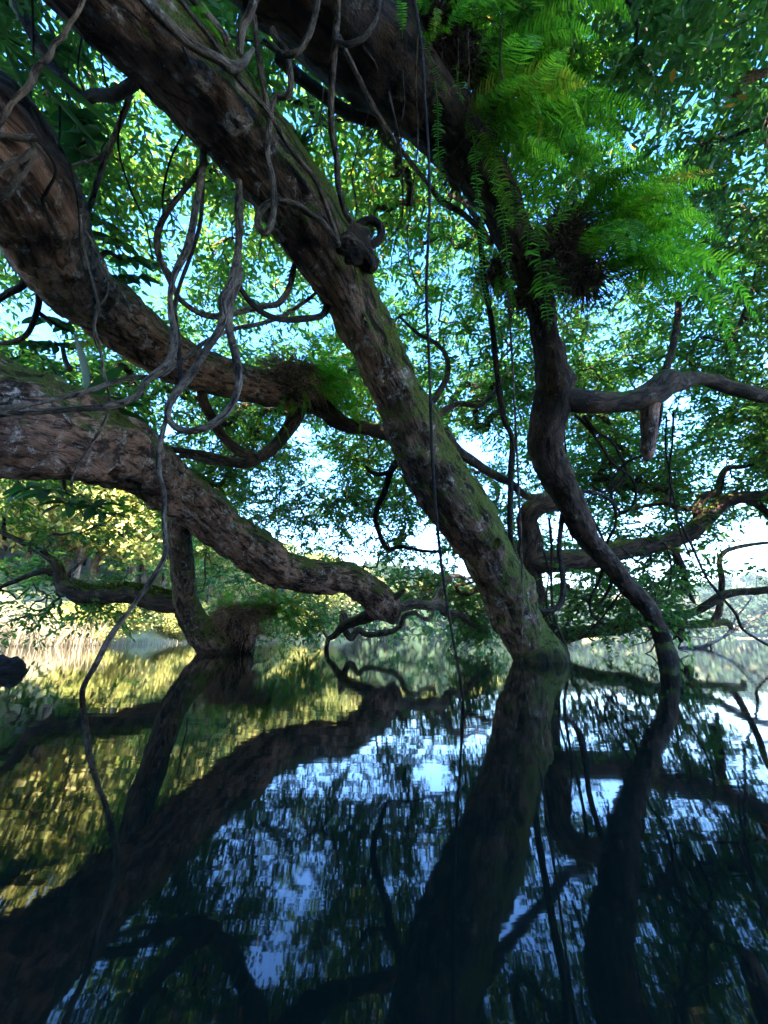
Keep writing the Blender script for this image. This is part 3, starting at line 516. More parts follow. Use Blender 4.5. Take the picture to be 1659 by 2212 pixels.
TANG = [[(1243, 896), (1271, 924), (1299, 964), (1327, 1004), (1362, 1030), (1374, 1062), (1360, 1100), (1322, 1118)],
        [(1262, 900), (1290, 934), (1320, 952), (1340, 985), (1352, 1010), (1330, 1050), (1300, 1062), (1275, 1045)],
        [(1415, 975), (1385, 985), (1352, 1000), (1325, 1035), (1322, 1075), (1340, 1108)],
        [(1250, 1060), (1300, 1070), (1325, 1090), (1330, 1130), (1310, 1180), (1322, 1225), (1316, 1270), (1276, 1330)],
        [(1256, 1075), (1285, 1130), (1302, 1165), (1305, 1200), (1296, 1250), (1274, 1300), (1280, 1330), (1305, 1350)],
        [(1345, 1275), (1322, 1305), (1300, 1335), (1275, 1360)], [(1455, 890), (1452, 960), (1446, 1020), (1458, 1090), (1470, 1150), (1490, 1200)],
        [(1440, 900), (1438, 970), (1450, 1040), (1446, 1100)], [(1340, 1180), (1376, 1210), (1430, 1170), (1450, 1230), (1440, 1290)],
        [(1216, 920), (1222, 980), (1214, 1040), (1232, 1080), (1229, 1130), (1238, 1170)], [(1170, 1180), (1185, 1230), (1180, 1300), (1192, 1350)]]
for k, c in enumerate(TANG):
    liana('thin dark vine in the tangle right of the crooked trunk', c, 'vine_dark', 6.5, 7.2, 3.6 if k < 5 else 2.2, 2.6 if k < 5 else 1.8, seg=7)['group'] = 'thin vines tangled at right'
THIN = [[(785, 100), (815, 150), (800, 230), (770, 330), (757, 380)], [(862, 70), (845, 150), (820, 240), (817, 300)], [(905, 40), (898, 180), (903, 300), (890, 420), (880, 520), (895, 600), (930, 650)],
        [(1010, 60), (1012, 180), (1000, 300), (950, 360)], [(1085, 30), (1080, 130), (1086, 190), (1060, 250), (1000, 310), (950, 350)], [(840, 200), (862, 300), (870, 420), (866, 480), (820, 540)],
        [(760, 380), (770, 450), (762, 520)], [(700, 180), (690, 260), (664, 330)], [(990, 80), (988, 160), (976, 250)], [(648, 40), (660, 110), (700, 130), (760, 100)], [(870, 150), (872, 230), (860, 320), (880, 400)]]
for k, c in enumerate(THIN):
    liana('thread thin aerial root hanging before the dark trunk at top', c, 'vine', 3.3, 4.3, 1.8, 1.5, seg=6)['group'] = 'aerial roots at the top'
for k, c in enumerate([[(70, -10), (72, 120), (66, 200), (70, 290)], [(180, 60), (170, 160), (190, 220)], [(215, 90), (232, 190), (250, 230)], [(130, 230), (128, 300), (122, 340)], [(262, 240), (256, 320), (286, 420), (310, 470), (330, 560)], [(395, 290), (370, 340), (352, 420), (352, 470)], [(150, 350), (168, 440), (176, 560), (190, 610)]]):
    liana('thread thin vine hanging in the gap left of the leaning trunk', c, 'vine_dark', 3.4, 3.8, 2.2, 1.8, seg=6)['group'] = 'thin vines at top left'

# ================================================================== log and dead wood in the water
p0 = PW(46, 1453); dl = pix(p0)[2]
Lg = np.array(PW(-120, 1452)); q = p0
tube('driftwood_log', [(Lg[0] - .3, Lg[1] + .1, .03, .09), (Lg[0], Lg[1], .03, .09), ((Lg[0] + q[0]) / 2, (Lg[1] + q[1]) / 2, .03, .092), (q[0] - .07, q[1], .03, .09), (q[0] - .01, q[1], .03, .075)], 'wet_wood', None, seg=40, amp=.45, ridge=.03, knots=8, step=.012, label='dark broken log floating at the left edge', cat='log')
dead = thing('dead_branch', 'pale forked dead branch sticking out of the water at far right', 'dead branch', loc=PW(1535, 1397))
def dpart(C): 
    l = np.array(dead.location); return tube('twig', [(a - l[0], b - l[1], c - l[2], r) for a, b, c, r in C], 'bark_pale', dead, seg=7)
dd = 14.0
dpart(px([(1510, 1404), (1535, 1391), (1570, 1372), (1600, 1352), (1640, 1330), (1690, 1310)], dd, dd, 3.2, 2))
dpart(px([(1590, 1358), (1612, 1345), (1625, 1338), (1636, 1342)], dd, dd, 2.6, 1.8)); dpart(px([(1600, 1352), (1622, 1355), (1632, 1350)], dd, dd, 2.4, 1.6))
dpart(px([(1500, 1399), (1520, 1396), (1532, 1388), (1533, 1378)], dd, dd, 4, 3)); dpart(px([(1470, 1402), (1500, 1398), (1528, 1402), (1540, 1412)], dd, dd, 5, 3))
dpart(px([(1570, 1372), (1590, 1335), (1610, 1310), (1625, 1290)], dd, dd, 2.2, 1.5)); dpart(px([(1533, 1392), (1538, 1405), (1540, 1418)], dd, dd, 2.4, 1.5))

# ================================================================== ferns
def frond_mesh(name, L=1.0, droop=.8, plen=.085, npin=44, curl=.25, seed=0):
    """a once-divided frond leaving the origin along +X and bending down under its weight; length L"""
    g = np.random.default_rng(seed); n = 22
    s = np.linspace(0, 1, n); ang = .55 - (0.55 + math.radians(88) * droop) * np.clip(s * 1.25, 0, 1) ** .75
    dx = np.cos(ang); dz = np.sin(ang)
    x = np.concatenate([[0], np.cumsum((dx[1:] + dx[:-1]) / 2)]) * L / (n - 1); z = np.concatenate([[0], np.cumsum((dz[1:] + dz[:-1]) / 2)]) * L / (n - 1)
    y = .05 * L * np.sin(s * 3 + g.random() * 6) * s
    C = np.stack([x, y, z], -1)
    Vs, Fs, Vr = [], [], []; o = 0
    # midrib
    for i in range(n):
        w = .0035 * (1 - .7 * s[i]) * (L ** .5)
        for d in ((0, w, 0), (0, -w * .5, w), (0, -w * .5, -w)): Vs.append(C[i] + d); Vr.append(.1)
    for i in range(n - 1):
        for k in range(3): Fs.append((i * 3 + k, i * 3 + (k + 1) % 3, i * 3 + 3 + (k + 1) % 3, i * 3 + 3 + k))
    o = len(Vs)
    for k in range(npin):
        t = .06 + .93 * (k + .5) / npin; f = t * (n - 1); i = min(n - 2, int(f)); p = C[i] + (C[i + 1] - C[i]) * (f - i)
        T = unit(C[i + 1] - C[i]); env = min(1, (t + .05) / .22) * (1 - t ** 2.6) ** .8 + .05
        for sd in (-1, 1):
            if g.random() < .05: continue
            S = np.array((0, sd, 0.)); Nn = np.cross(T, S) * -sd
            ln = plen * 1.3 * L ** .3 * env * g.uniform(.85, 1.12); wd = .19 * L / npin * g.uniform(.85, 1.2) + .003
            d = unit(S + T * g.uniform(.15, .4) + Nn * g.uniform(-.25, .15) + np.array((0, 0, -curl * g.uniform(.4, 1.4))))
            d2 = unit(d + np.array((0, 0, -curl * 1.3)) + T * .2)
            wv = unit(T - d * np.dot(T, d))
            a = p; m = p + d * ln * .5; e = m + d2 * ln * .5
            v = [a - wv * wd * .8, a + wv * wd, m - wv * wd * .8, m + wv * wd * .75, e]
            Vs += v; Fs += [(o, o + 1, o + 3, o + 2)]; Fs.append((o + 2, o + 3, o + 4)); o += 5
            c = g.random() * .85; Vr += [c] * 5
    q = [f for f in Fs if len(f) == 4]; tr = [f for f in Fs if len(f) == 3]
    return mesh(name, np.array(Vs), [np.array(q), np.array(tr)], M['fern'], False, var=np.array(Vr))
FR = {'arch': [frond_mesh('frond_arch', 1, .55, .105, 38, .12, i) for i in range(4)],
      'droop': [frond_mesh('frond_droop', 1, .88, .09, 40, .22, 10 + i) for i in range(4)],
      'hang': [frond_mesh('frond_hang', 1, 1.04, .06, 42, .5, 20 + i) for i in range(4)],
      'stiff': [frond_mesh('frond_stiff', 1, .2, .10, 38, .05, 30 + i) for i in range(3)]}
def root_mass(parent, loc, size, seed, nf=260, hang=1.0, mat='root', fl=.25):
    """lumpy matted rootstock with loose fibres"""
    g = np.random.default_rng(seed); nu, nv = 28, 16; nf = int(nf * 1.3)
    th, ph = np.meshgrid(np.linspace(0, 2 * np.pi, nu, endpoint=False), np.linspace(.02, np.pi - .02, nv))
    d = np.stack([np.cos(th) * np.sin(ph), np.sin(th) * np.sin(ph), np.cos(ph)], -1)
    r = .82 + .42 * fbm(d * 1.7 + seed, 3) + .2 * fbm(d * np.array((8, 8, 3)) + seed, 2)
    V = (d * r[..., None] * np.array(size)).reshape(-1, 3) + np.array(loc); i = np.arange(nu * nv).reshape(nv, nu)
    F = np.stack([i[:-1], i[1:], np.roll(i, -1, 1)[1:], np.roll(i, -1, 1)[:-1]], -1).reshape(-1, 4)
    rs = link('rootstock', mesh('rootstock', V, F, M[mat], True), parent)
    d = unit(g.normal(size=(nf, 3)) * np.array((1, 1, .8))); p = d * np.array(size) * .95 + np.array(loc)
    A_, B_, ra = [], [], []
    L = g.uniform(.4, 1.3, nf) * fl
    q = p.copy(); dirn = unit(d + np.array((0, 0, -.3)) + g.normal(size=d.shape) * .35)
    for k in range(4):
        nx = q + dirn * (L / 4)[:, None]; A_.append(q); B_.append(nx); ra.append(np.full(nf, (.003 + .014 * float(np.mean(size))) * (1 - k * .22)) * g.uniform(.5, 1.6, nf)); q = nx
        dirn = unit(dirn + np.array((0, 0, -.45 * hang)) + g.normal(size=d.shape) * .25)
    ra = np.concatenate(ra)
    link('root_fibre', segs_mesh('root_fibre', np.concatenate(A_), np.concatenate(B_), ra, ra * .8, M[mat], 3), rs, kind='stuff')
def fern(label, base, fronds, masses=(), seed=0, name='fern'):
    """fronds: list of (point, azimuth deg [0 = right, 90 = away], length, kind)"""
    g = np.random.default_rng(seed + 500)
    t = thing(name, label, 'fern', loc=base); b = np.array(base)
    for (c, size, nf, hang, fl) in masses: root_mass(t, np.array(c) - b, size, seed + int(nf), nf, hang, 'root_red' if seed in (9, 10) else 'root', fl)
    for (p, az, L, kind) in fronds:
        me = FR[kind][g.integers(len(FR[kind]))]
        o = link('frond', me, t); o.location = np.array(p) - b
        o.rotation_euler = (math.radians(g.uniform(-14, 14)), math.radians(g.uniform(-8, 8)), math.radians(az)); s = L * 1.18; o.scale = (s, s * g.uniform(.85, 1.15), s)
    return t
g = np.random.default_rng(41)
def spray(n, box, d, az, L, kinds):
    out = []
    for _ in range(n):
        u = g.uniform(box[0], box[2]); v = g.uniform(box[1], box[3])
        out.append((P(u, v, g.uniform(*d)), g.uniform(*az), g.uniform(*L), kinds[g.integers(len(kinds))]))
    return out
# the big clump on the crooked trunk, right
f2 = spray(46, (1235, 430, 1330, 560), (4.55, 4.9), (-80, 45), (.6, 1.1), ['arch', 'arch', 'droop'])
f2 += spray(14, (1215, 420, 1320, 500), (4.6, 4.9), (40, 150), (.5, .85), ['arch', 'stiff'])
f2 += spray(10, (1240, 500, 1320, 600), (4.4, 4.6), (-110, -20), (.6, 1.0), ['droop'])
f2 += [(P(1310, 590, 4.4), -25, 1.5, 'droop'), (P(1340, 600, 4.4), -10, 1.4, 'droop'), (P(1300, 580, 4.5), -20, 1.15, 'droop'), (P(1290, 560, 4.45), -35, 1.0, 'droop'), (P(1330, 560, 4.5), -5, 1.25, 'arch'), (P(1300, 600, 4.4), -60, .8, 'arch'), (P(1370, 470, 4.6), 5, .9, 'arch'), (P(1360, 450, 4.6), 20, .85, 'arch'), (P(1275, 545, 4.4), -85, .75, 'droop')]
f2 += spray(14, (1330, 470, 1420, 600), (4.5, 4.9), (-50, 40), (.45, .8), ['arch', 'droop'])
f2 += spray(10, (1260, 380, 1340, 420), (4.7, 5.0), (-20, 100), (.5, .75), ['stiff', 'arch'])
fern('large bright green fern bursting from a brown root clump on the crooked trunk', P(1235, 560, 4.75), f2,
     [(P(1215, 520, 4.85), (.24, .22, .30), 420, .8, .35), (P(1260, 600, 4.7), (.20, .18, .16), 300, .6, .4), (P(1130, 640, 5.15), (.15, .14, .2), 160, 1.2, .3)], 1)
# the curtain at top centre, behind the rope
f1 = spray(64, (1000, 20, 1180, 330), (3.75, 4.5), (-90, 50), (.6, 1.15), ['droop', 'hang', 'droop', 'hang', 'arch'])
f1 += spray(36, (900, -60, 1150, 110), (3.8, 4.4), (-60, 80), (.5, .8), ['arch', 'droop', 'stiff'])
f1 += spray(30, (1070, 150, 1230, 380), (4.4, 5.2), (-70, 40), (.5, .9), ['droop', 'arch'])
f1 += spray(18, (1050, 60, 1200, 250), (4.9, 5.6), (-60, 60), (.7, 1.1), ['droop', 'arch'])
f1 += spray(26, (850, -30, 1000, 110), (3.3, 3.8), (-110, -10), (.35, .65), ['droop', 'hang', 'arch'])
fern('lush green fern curtain covering the upper right side of the dark trunk', P(1040, 200, 4.3), f1,
     [(P(905, 60, 3.75), (.26, .24, .16), 300, 1.3, .4), (P(960, 120, 4.05), (.28, .26, .26), 360, 1.2, .35), (P(1050, 230, 4.5), (.24, .22, .28), 300, 1.2, .35), (P(985, 380, 4.6), (.12, .12, .16), 160, 1.5, .3)], 2)
# long hanging strands
def strand(parent, pts, d0, d1, plen, space=7.5, broad=.2, seed=0):
    """one long pinnate frond hanging down: narrow leaflets in two loose rows along a thin midrib"""
    g = np.random.default_rng(seed + 900); b = np.array(parent.location)
    C = np.array(px(pts, d0, d1, 1.3, .8)); C[:, :3] -= b
    Q = smooth_path(C, .012); c = Q[:, :3]; ln = np.concatenate([[0], np.cumsum(np.linalg.norm(np.diff(c, axis=0), axis=1))]); k = (d0 + d1) / 2 / FPX
    V, F, B_, _ = tube_data(C, 5, .03, 0); Vs = list(V); q = [tuple(f) for f in F[0]]; tr = [tuple(f) for t_ in F[1:] for f in t_]; Vr = [.1] * len(V); o = len(Vs)
    n = int(ln[-1] / (space * k))
    for i in range(n):
        t = (i + .5) / n; p = np.array([np.interp(t * ln[-1], ln, c[:, a]) for a in range(3)])
        e = min(1, .35 + t * 3) * (1 - t ** 5) * (.75 + .35 * math.sin(i * .7 + seed)) + .12
        for sd in (-1, 1):
            if g.random() < .1: continue
            tw = .5 * math.sin(t * 7 + seed)
            d = unit(np.array((sd * math.cos(tw), sd * math.sin(tw) * .8 + g.uniform(-.4, .2), -.25 + g.uniform(-.25, .3)))); L = plen * k * e * g.uniform(.75, 1.2); w = L * broad * .5
            wv = unit(np.cross(d, np.array((.1, -1., .15)))); m = p + d * L * .55 + np.array((0, 0, .03 * L)); en = m + unit(d + np.array((0, 0, -.8))) * L * .5
            Vs += [p - wv * w * .7, p + wv * w * .7, m - wv * w, m + wv * w, en]; q.append((o, o + 1, o + 3, o + 2)); tr.append((o + 2, o + 3, o + 4)); o += 5
            Vr += [float(np.clip(.45 + g.normal() * .2 + .3 * (g.random() < .05), 0, 1))] * 5
    link('frond', mesh('frond', np.array(Vs), [np.array(q), np.array(tr)], M['fern'], False, var=np.array(Vr)), parent)
def strands(label, base, L):
    t = thing('fern', label, 'fern', loc=base)
    for i, a in enumerate(L): strand(t, *a, seed=i + int(base[0] * 100))
strands('long narrow fern strand hanging beside the rope before the dark trunk', P(930, 110, 3.45), [([(893, 43), (916, 83), (932, 133), (952, 172), (967, 212)], 3.35, 3.3, 14, 6), ([(940, 175), (945, 230), (946, 300), (948, 365), (950, 430), (958, 500), (965, 560), (973, 615)], 3.45, 3.0, 16, 7.5, .32), ([(985, 140), (992, 190), (1000, 225)], 3.6, 3.5, 22, 8)])
strands('thin drooping fern strand left of the crooked trunk', P(1010, 250, 3.95), [([(1002, 240), (1022, 299), (1027, 365), (1032, 415), (1039, 481), (1042, 547), (1045, 614), (1060, 668)], 3.9, 3.35, 17, 8.5, .3)])
strands('pair of pale fern strands trailing down the face of the crooked trunk', P(1050, 220, 4.1), [([(1042, 180), (1058, 265), (1068, 332), (1072, 398), (1088, 481), (1095, 547), (1101, 614), (1110, 690)], 4.1, 3.6, 17, 9, .3), ([(1055, 155), (1075, 245), (1095, 325)], 4.0, 3.8, 15, 7, .3), ([(1035, 190), (1050, 260), (1058, 330), (1066, 400)], 4.2, 4.0, 26, 8, .2)])
strands('bright hanging fern fronds with curled leaflets over the crooked trunk', P(1150, 400, 4.4), [([(1121, 180), (1125, 249), (1131, 332), (1141, 415), (1141, 481), (1137, 560)], 4.2, 3.85, 28, 8), ([(1149, 400), (1161, 481), (1165, 547), (1175, 630), (1187, 715)], 4.25, 3.9, 34, 8.5, .2), ([(1106, 400), (1112, 450), (1118, 495)], 4.2, 4.1, 26, 8), ([(1236, 410), (1214, 464), (1193, 510)], 4.3, 4.2, 26, 8), ([(1190, 560), (1205, 620), (1220, 685)], 4.4, 4.3, 24, 8), ([(1128, 200), (1150, 280), (1156, 350)], 4.3, 4.15, 30, 8), ([(1165, 210), (1180, 290), (1184, 370)], 4.5, 4.3, 30, 8)])
# behind the crooked trunk
f5 = spray(16, (1040, 570, 1110, 660), (5.5, 6.2), (120, 260), (.6, .95), ['droop', 'hang']) + spray(8, (945, 480, 985, 640), (5.2, 5.8), (150, 260), (.6, .9), ['hang', 'droop'])
fern('dark green fern hanging behind the left side of the crooked trunk', P(1085, 600, 5.4), f5, [(P(1070, 590, 5.4), (.16, .16, .16), 160, 1.2, .3)], 7)
f5 = spray(14, (770, 190, 900, 280), (4.4, 5.0), (-120, -60), (.4, .7), ['hang', 'droop'])
fern('dark fern tuft hanging below the upper dark trunk in shade', P(840, 250, 4.5), f5, [(P(850, 250, 4.5), (.16, .14, .10), 160, 1.4, .4)], 8)
# the clump on the upper left limb
f6 = spray(52, (620, 780, 710, 860), (7.6, 8.2), (-60, 80), (.7, 1.2), ['arch', 'droop', 'stiff']) + spray(8, (590, 840, 660, 900), (7.7, 8.1), (-140, -30), (.6, .95), ['droop', 'hang']) + spray(10, (560, 780, 640, 800), (7.9, 8.2), (60, 150), (.5, .8), ['arch', 'stiff'])
f6 += spray(10, (690, 840, 740, 910), (8.0, 8.3), (-70, 30), (.6, .9), ['droop', 'arch']) + spray(9, (565, 905, 620, 940), (7.8, 8.0), (-130, -40), (.45, .75), ['hang', 'droop'])
fern('fern on a brown fibrous clump at the end of the upper left limb', P(640, 830, 7.9), f6, [(P(622, 808, 7.75), (.46, .36, .22), 460, .5, .32), (P(658, 838, 7.75), (.30, .26, .26), 300, .7, .3)], 9)
# the clump by the prop limb
f7 = spray(44, (460, 1270, 600, 1318), (8.9, 9.6), (-40, 140), (.5, 1.0), ['arch', 'droop', 'stiff']) + spray(16, (560, 1300, 640, 1340), (9.4, 10.2), (-60, 60), (.6, 1.0), ['droop', 'arch'])
fern('fern on a reddish root clump low over the water at left centre', P(515, 1330, 9.4), f7, [(P(496, 1336, 9.4), (.28, .26, .22), 560, .5, .42), (P(545, 1318, 9.6), (.5, .3, .11), 300, .4, .3), (P(535, 1358, 9.5), (.22, .2, .3), 200, 1.4, .25)], 10)
f8 = spray(9, (230, 1095, 300, 1120), (6.4, 7.0), (-140, -20), (.4, .65), ['droop', 'arch'])
fern('small fern tuft hanging under the lower left limb', P(265, 1085, 6.6), f8, [], 11)
f8 = spray(7, (400, 20, 430, 50), (2.7, 2.8), (-90, 60), (.12, .22), ['stiff', 'arch'])
fern('small bright fern rooted in moss near the top of the leaning trunk', P(415, 40, 2.8), f8, [], 12)

# ================================================================== broad-leaved plants on the limbs
def strap_leaf(parent, base, direction, L, W, var, fold=.2, droop=.5, seed=0):
    n = 12; s = np.linspace(0, 1, n); b = np.array(base, float); d = unit(np.array(direction, float)); C = [b.copy()]
    for i in range(n - 1):
        d = unit(d + np.array((0, 0, -droop / n * 1.6))); C.append(C[-1] + d * L / (n - 1))
    C = np.array(C); T = unit(np.gradient(C, axis=0)); S = unit(np.cross(T, np.array((.1, .2, 1.)))); Nn = np.cross(S, T)
    wv = W * np.sin(np.pi * np.clip(s * .93 + .06, 0, 1)) ** .75
    V = np.concatenate([C + S * wv[:, None] + Nn * (wv * fold)[:, None], C, C - S * wv[:, None] + Nn * (wv * fold)[:, None]]); i = np.arange(n - 1)
    F = np.concatenate([np.stack([i, i + 1, i + 1 + n, i + n], -1), np.stack([i + n, i + 1 + n, i + 1 + 2 * n, i + 2 * n], -1)])
    return link('leaf', mesh('leaf', V, F, M['bigleaf'], True, var=np.full(len(V), var)), parent)
def palmate(parent, c, nrm, L, n, var, g):
    c = np.array(c); nrm = unit(np.array(nrm, float)); a = unit(np.cross(nrm, np.array((.3, .5, .1)))); b = np.cross(nrm, a)
    for k in range(n):
        t = 2 * np.pi * (k + g.uniform(-.2, .2)) / n; d = a * math.cos(t) + b * math.sin(t)
        strap_leaf(parent, c, d + nrm * .1, L * g.uniform(.8, 1.1), L * .17, float(np.clip(var + g.uniform(-.12, .12), 0, 1)), .25, .55)
def umbrella_plant(label, heads, stem, seed):
    g = np.random.default_rng(seed); t = thing('umbrella_plant', label, 'plant', loc=stem[0][:3]); l = np.array(stem[0][:3])
    tube('stem', [(p[0] - l[0], p[1] - l[1], p[2] - l[2], p[3]) for p in stem], 'twig', t, seg=7)
    for (u, v, d, L, var) in heads:
        c = P(u, v, d) - l
        q = np.array(stem[-1][:3]) - l; m = (c + q) / 2 + np.array((0, 0, .05))
        tube('leaf_stalk', [(*q, .006), (*m, .005), (*(c), .004)], 'twig', t, seg=5, amp=0)
        palmate(t, c, (g.uniform(-.4, .4), -.6 + g.uniform(-.3, .3), .8), L, int(g.integers(7, 10)), var, g)
umbrella_plant('dark umbrella leaved plant hanging under the lower left limb', [(100, 1062, 4.9, .32, .25), (150, 1090, 5.0, .34, .2), (205, 1095, 5.1, .30, .25), (60, 1055, 5.2, .28, .3), (225, 1110, 5.2, .26, .2)], [PR(120, 1000, 6, 4.9), PR(135, 1030, 5, 4.95), PR(140, 1058, 4, 5.0)], 1)
umbrella_plant('umbrella plant with one yellow leaf between the two left limbs', [(188, 740, 6.3, .36, 1.0), (120, 745, 6.2, .34, .3), (60, 740, 6.0, .32, .2), (150, 700, 6.4, .3, .35), (95, 690, 6.2, .3, .25)], [PR(150, 800, 6, 6.0), PR(140, 775, 5, 6.1), PR(135, 750, 4, 6.2)], 2)
umbrella_plant('dark broad leaved sprig in the gap at top left', [(102, 140, 4.0, .22, .75), (150, 108, 4.0, .22, .7), (160, 250, 4.2, .26, .2), (175, 290, 4.2, .28, .15), (172, 330, 4.3, .26, .2), (120, 120, 4.2, .2, .8), (190, 265, 4.3, .22, .3)], [PR(110, 60, 5, 4.1), PR(130, 130, 5, 4.1), PR(140, 190, 4, 4.1)], 3)
umbrella_plant('broad green leaves on a sprig behind the upper left limb', [(245, 520, 5.6, .34, .7), (285, 560, 5.8, .32, .5), (300, 600, 5.9, .30, .2), (255, 600, 5.7, .3, .3), (220, 480, 5.5, .30, .7), (330, 570, 6.0, .28, .25)], [PR(210, 560, 6, 5.4), PR(235, 545, 5, 5.5), PR(260, 560, 4, 5.6)], 4)
bn = thing('birds_nest_fern', 'clump of broad strap leaves on the lower left limb', 'fern', loc=P(185, 880, 4.75)); lb = np.array(bn.location)
gg = np.random.default_rng(77)
for (u, v, L, W, var) in [(172, 690, .8, .09, .35), (110, 770, .55, .07, .2), (300, 850, .65, .08, .25), (290, 915, .6, .08, .3), (240, 800, .6, .08, .2), (330, 880, .7, .07, .3), (150, 820, .5, .07, .15), (255, 930, .45, .06, .3)]:
    e = P(u, v, 4.9); s0 = P(182 + gg.uniform(-12, 12), 878, 4.8); strap_leaf(bn, s0 - lb, e - s0, L * 1.1, W, var, .3, .35)
sl = thing('strap_leaf_plant', 'long green strap leaves slanting across the top left corner', 'plant', loc=P(20, 95, 3.3)); lb = np.array(sl.location)
for (u0, v0, u1, v1, L, W, var) in [(20, 95, 215, 240, .85, .034, .85), (18, 100, 165, 255, .75, .03, .7), (15, 90, 120, 165, .45, .03, .6), (10, 100, 60, 200, .4, .03, .3)]:
    s0 = P(u0, v0, 3.3); e = P(u1, v1, 3.6); strap_leaf(sl, s0 - lb, e - s0, L, W, var, .25, .1)
bp_ = thing('small_bromeliad', 'small spiky green plant perched on the leaning trunk', 'plant', loc=P(640, 320, 3.55)); lb = np.array(bp_.location)
for k in range(14):
    a = k * 2.4; strap_leaf(bp_, (0, 0, 0), (math.cos(a), math.sin(a) * .8 - .3, .9), gg.uniform(.13, .22), .014, gg.uniform(.5, .9), .25, .7)
pf = thing('dry_palm_frond', 'dry brown fan of blades hanging at the right edge', 'palm frond', loc=P(1690, 190, 4.6)); lb = np.array(pf.location)
for k in range(13):
    e = P(1600 + k * 7, 330 + 20 * math.sin(k), 4.6); s0 = P(1690, 195, 4.6); strap_leaf(pf, (0, 0, 0), e - s0, gg.uniform(.55, .9), .018, 0, .3, .5).data.materials[0] = M['root']
for k in range(4):
    e = P(1560 + k * 8, 195 - k * 14, 4.6); s0 = P(1690, 150, 4.6); strap_leaf(pf, s0 - lb, e - s0, gg.uniform(.45, .6), .018, 0, .3, .15).data.materials[0] = M['root']

# ================================================================== moss tufts on the upper faces of trunks and limbs
def moss_tufts(root, C, n, zmin, seed, lo=0, hi=1, L=(.012, .035)):
    g = np.random.default_rng(seed); Q = smooth_path(C, .05); m = len(Q)
    k = (g.uniform(lo, hi, n) * (m - 2)).astype(int); c = Q[k, :3] + (Q[k + 1, :3] - Q[k, :3]) * g.random(n)[:, None]; r = Q[k, 3]
    T = unit(Q[k + 1, :3] - Q[k, :3]); d = unit(g.normal(size=(n, 3)) + np.array((0, 0, 1.2))); d = unit(d - T * np.sum(d * T, 1)[:, None])
    p = c + d * (r * 1.0)[:, None]
    keep = (d[:, 2] > zmin) & (fbm(p * 4.5, 3) + d[:, 2] * .5 > .25); p, d = p[keep], d[keep]; n = len(p)
    if n == 0: return
    D = unit(d + g.normal(size=(n, 3)) * .6 + np.array((0, 0, -.35))); Nn = unit(g.normal(size=(n, 3)))
    Ls = g.uniform(*L, n)
    V, F, vr = leaf_arrays(p - np.array(root.location), D, Nn, Ls, Ls * .3, g.random(n))
    link('moss', mesh('moss', V, F, M['moss'], False, var=vr), root, kind='stuff')
moss_tufts(A, TA[1:-2], 20000, .15, 1, 0, .97)
moss_tufts(B, LB[1:], 9000, .35, 2)
moss_tufts(B, LC[1:], 9000, .35, 3, .1, 1)
moss_tufts(Dt, TD[1:16], 6000, .2, 4)
moss_tufts(B, px([(392, 1305, 19, 8.5), (285, 1282, 20, 8.3), (192, 1288, 22, 8.1), (134, 1260, 14, 8.0)]), 7000, -.2, 5, L=(.03, .08))

# ================================================================== crowns
GAPS = [(1340, 290, 62, 55), (1290, 20, 45, 60), (650, 930, 40, 42), (712, 1010, 26, 22), (920, 1155, 42, 38), (60, 690, 70, 60), (140, 750, 60, 35), (370, 300, 34, 50), (310, 640, 50, 30), (590, 590, 40, 22),
        (830, 525, 30, 34), (1015, 965, 44, 34), (1600, 1165, 150, 70), (1420, 1120, 80, 35), (1250, 1140, 34, 40), (240, 395, 26, 40), (460, 680, 30, 40), (570, 720, 60, 20), (990, 600, 20, 40), (1500, 60, 30, 30), (1480, 120, 26, 40), (1640, 300, 22, 50), (720, 930, 30, 24),
        (1200, 1020, 20, 16), (1290, 850, 26, 12), (1310, 760, 40, 14), (450, 960, 40, 22), (900, 1000, 14, 60), (1590, 380, 22, 30), (1560, 330, 16, 30), (690, 690, 30, 20)]
def dens(u, v):
    k = np.full(u.shape, .80)
    cl = fbm(np.stack([u / 120, v / 95, 0 * u + 4.2], -1), 3)
    k = k * np.clip(.82 + 1.3 * cl, .14, 1.25)
    k = np.where(v > 1040, np.where(u < 340, .055, k), k)
    k = np.where((v > 1150) & (u < 340), .035, k)
    k = np.where((v > 850) & (v < 1200) & (u > 340) & (u < 1150), k * 1.35 + .16, k)
    k = np.where((v > 1130) & (u > 340) & (u < 860), .27, k)
    k = np.where((v > 1190) & (u >= 860) & (u < 1080), .3, k)
    k = np.where((v > 1200) & (u >= 1150), .13, k)
    k = np.where((v > 1290) & (u >= 1180), .06, k)
    k = np.where((v > 1240) & (u >= 1480), .01, k)
    k = np.where((v > 1300) & (u < 420), .03, k)
    k = np.where((v > 1345) & (u < 860), k * .45, k)
    k = np.where(v > 1372, k * .2, k)
    for (a, b, ra, rb) in GAPS:
        q = ((u - a) / ra) ** 2 + ((v - b) / rb) ** 2
        k = k * np.clip((q - .55) / .9, 0, 1)
    return k
def dome_t(dirs, c=np.array((.5, 4., -1.)), ax=np.array((15., 15., 9.0))):
    o = (np.array((0, 0, HCAM)) - c) / ax; d = dirs / ax
    a = np.sum(d * d, 1); b = np.sum(d * o, 1); cc = np.dot(o, o) - 1
    return (-b + np.sqrt(np.maximum(b * b - a * cc, 0))) / a
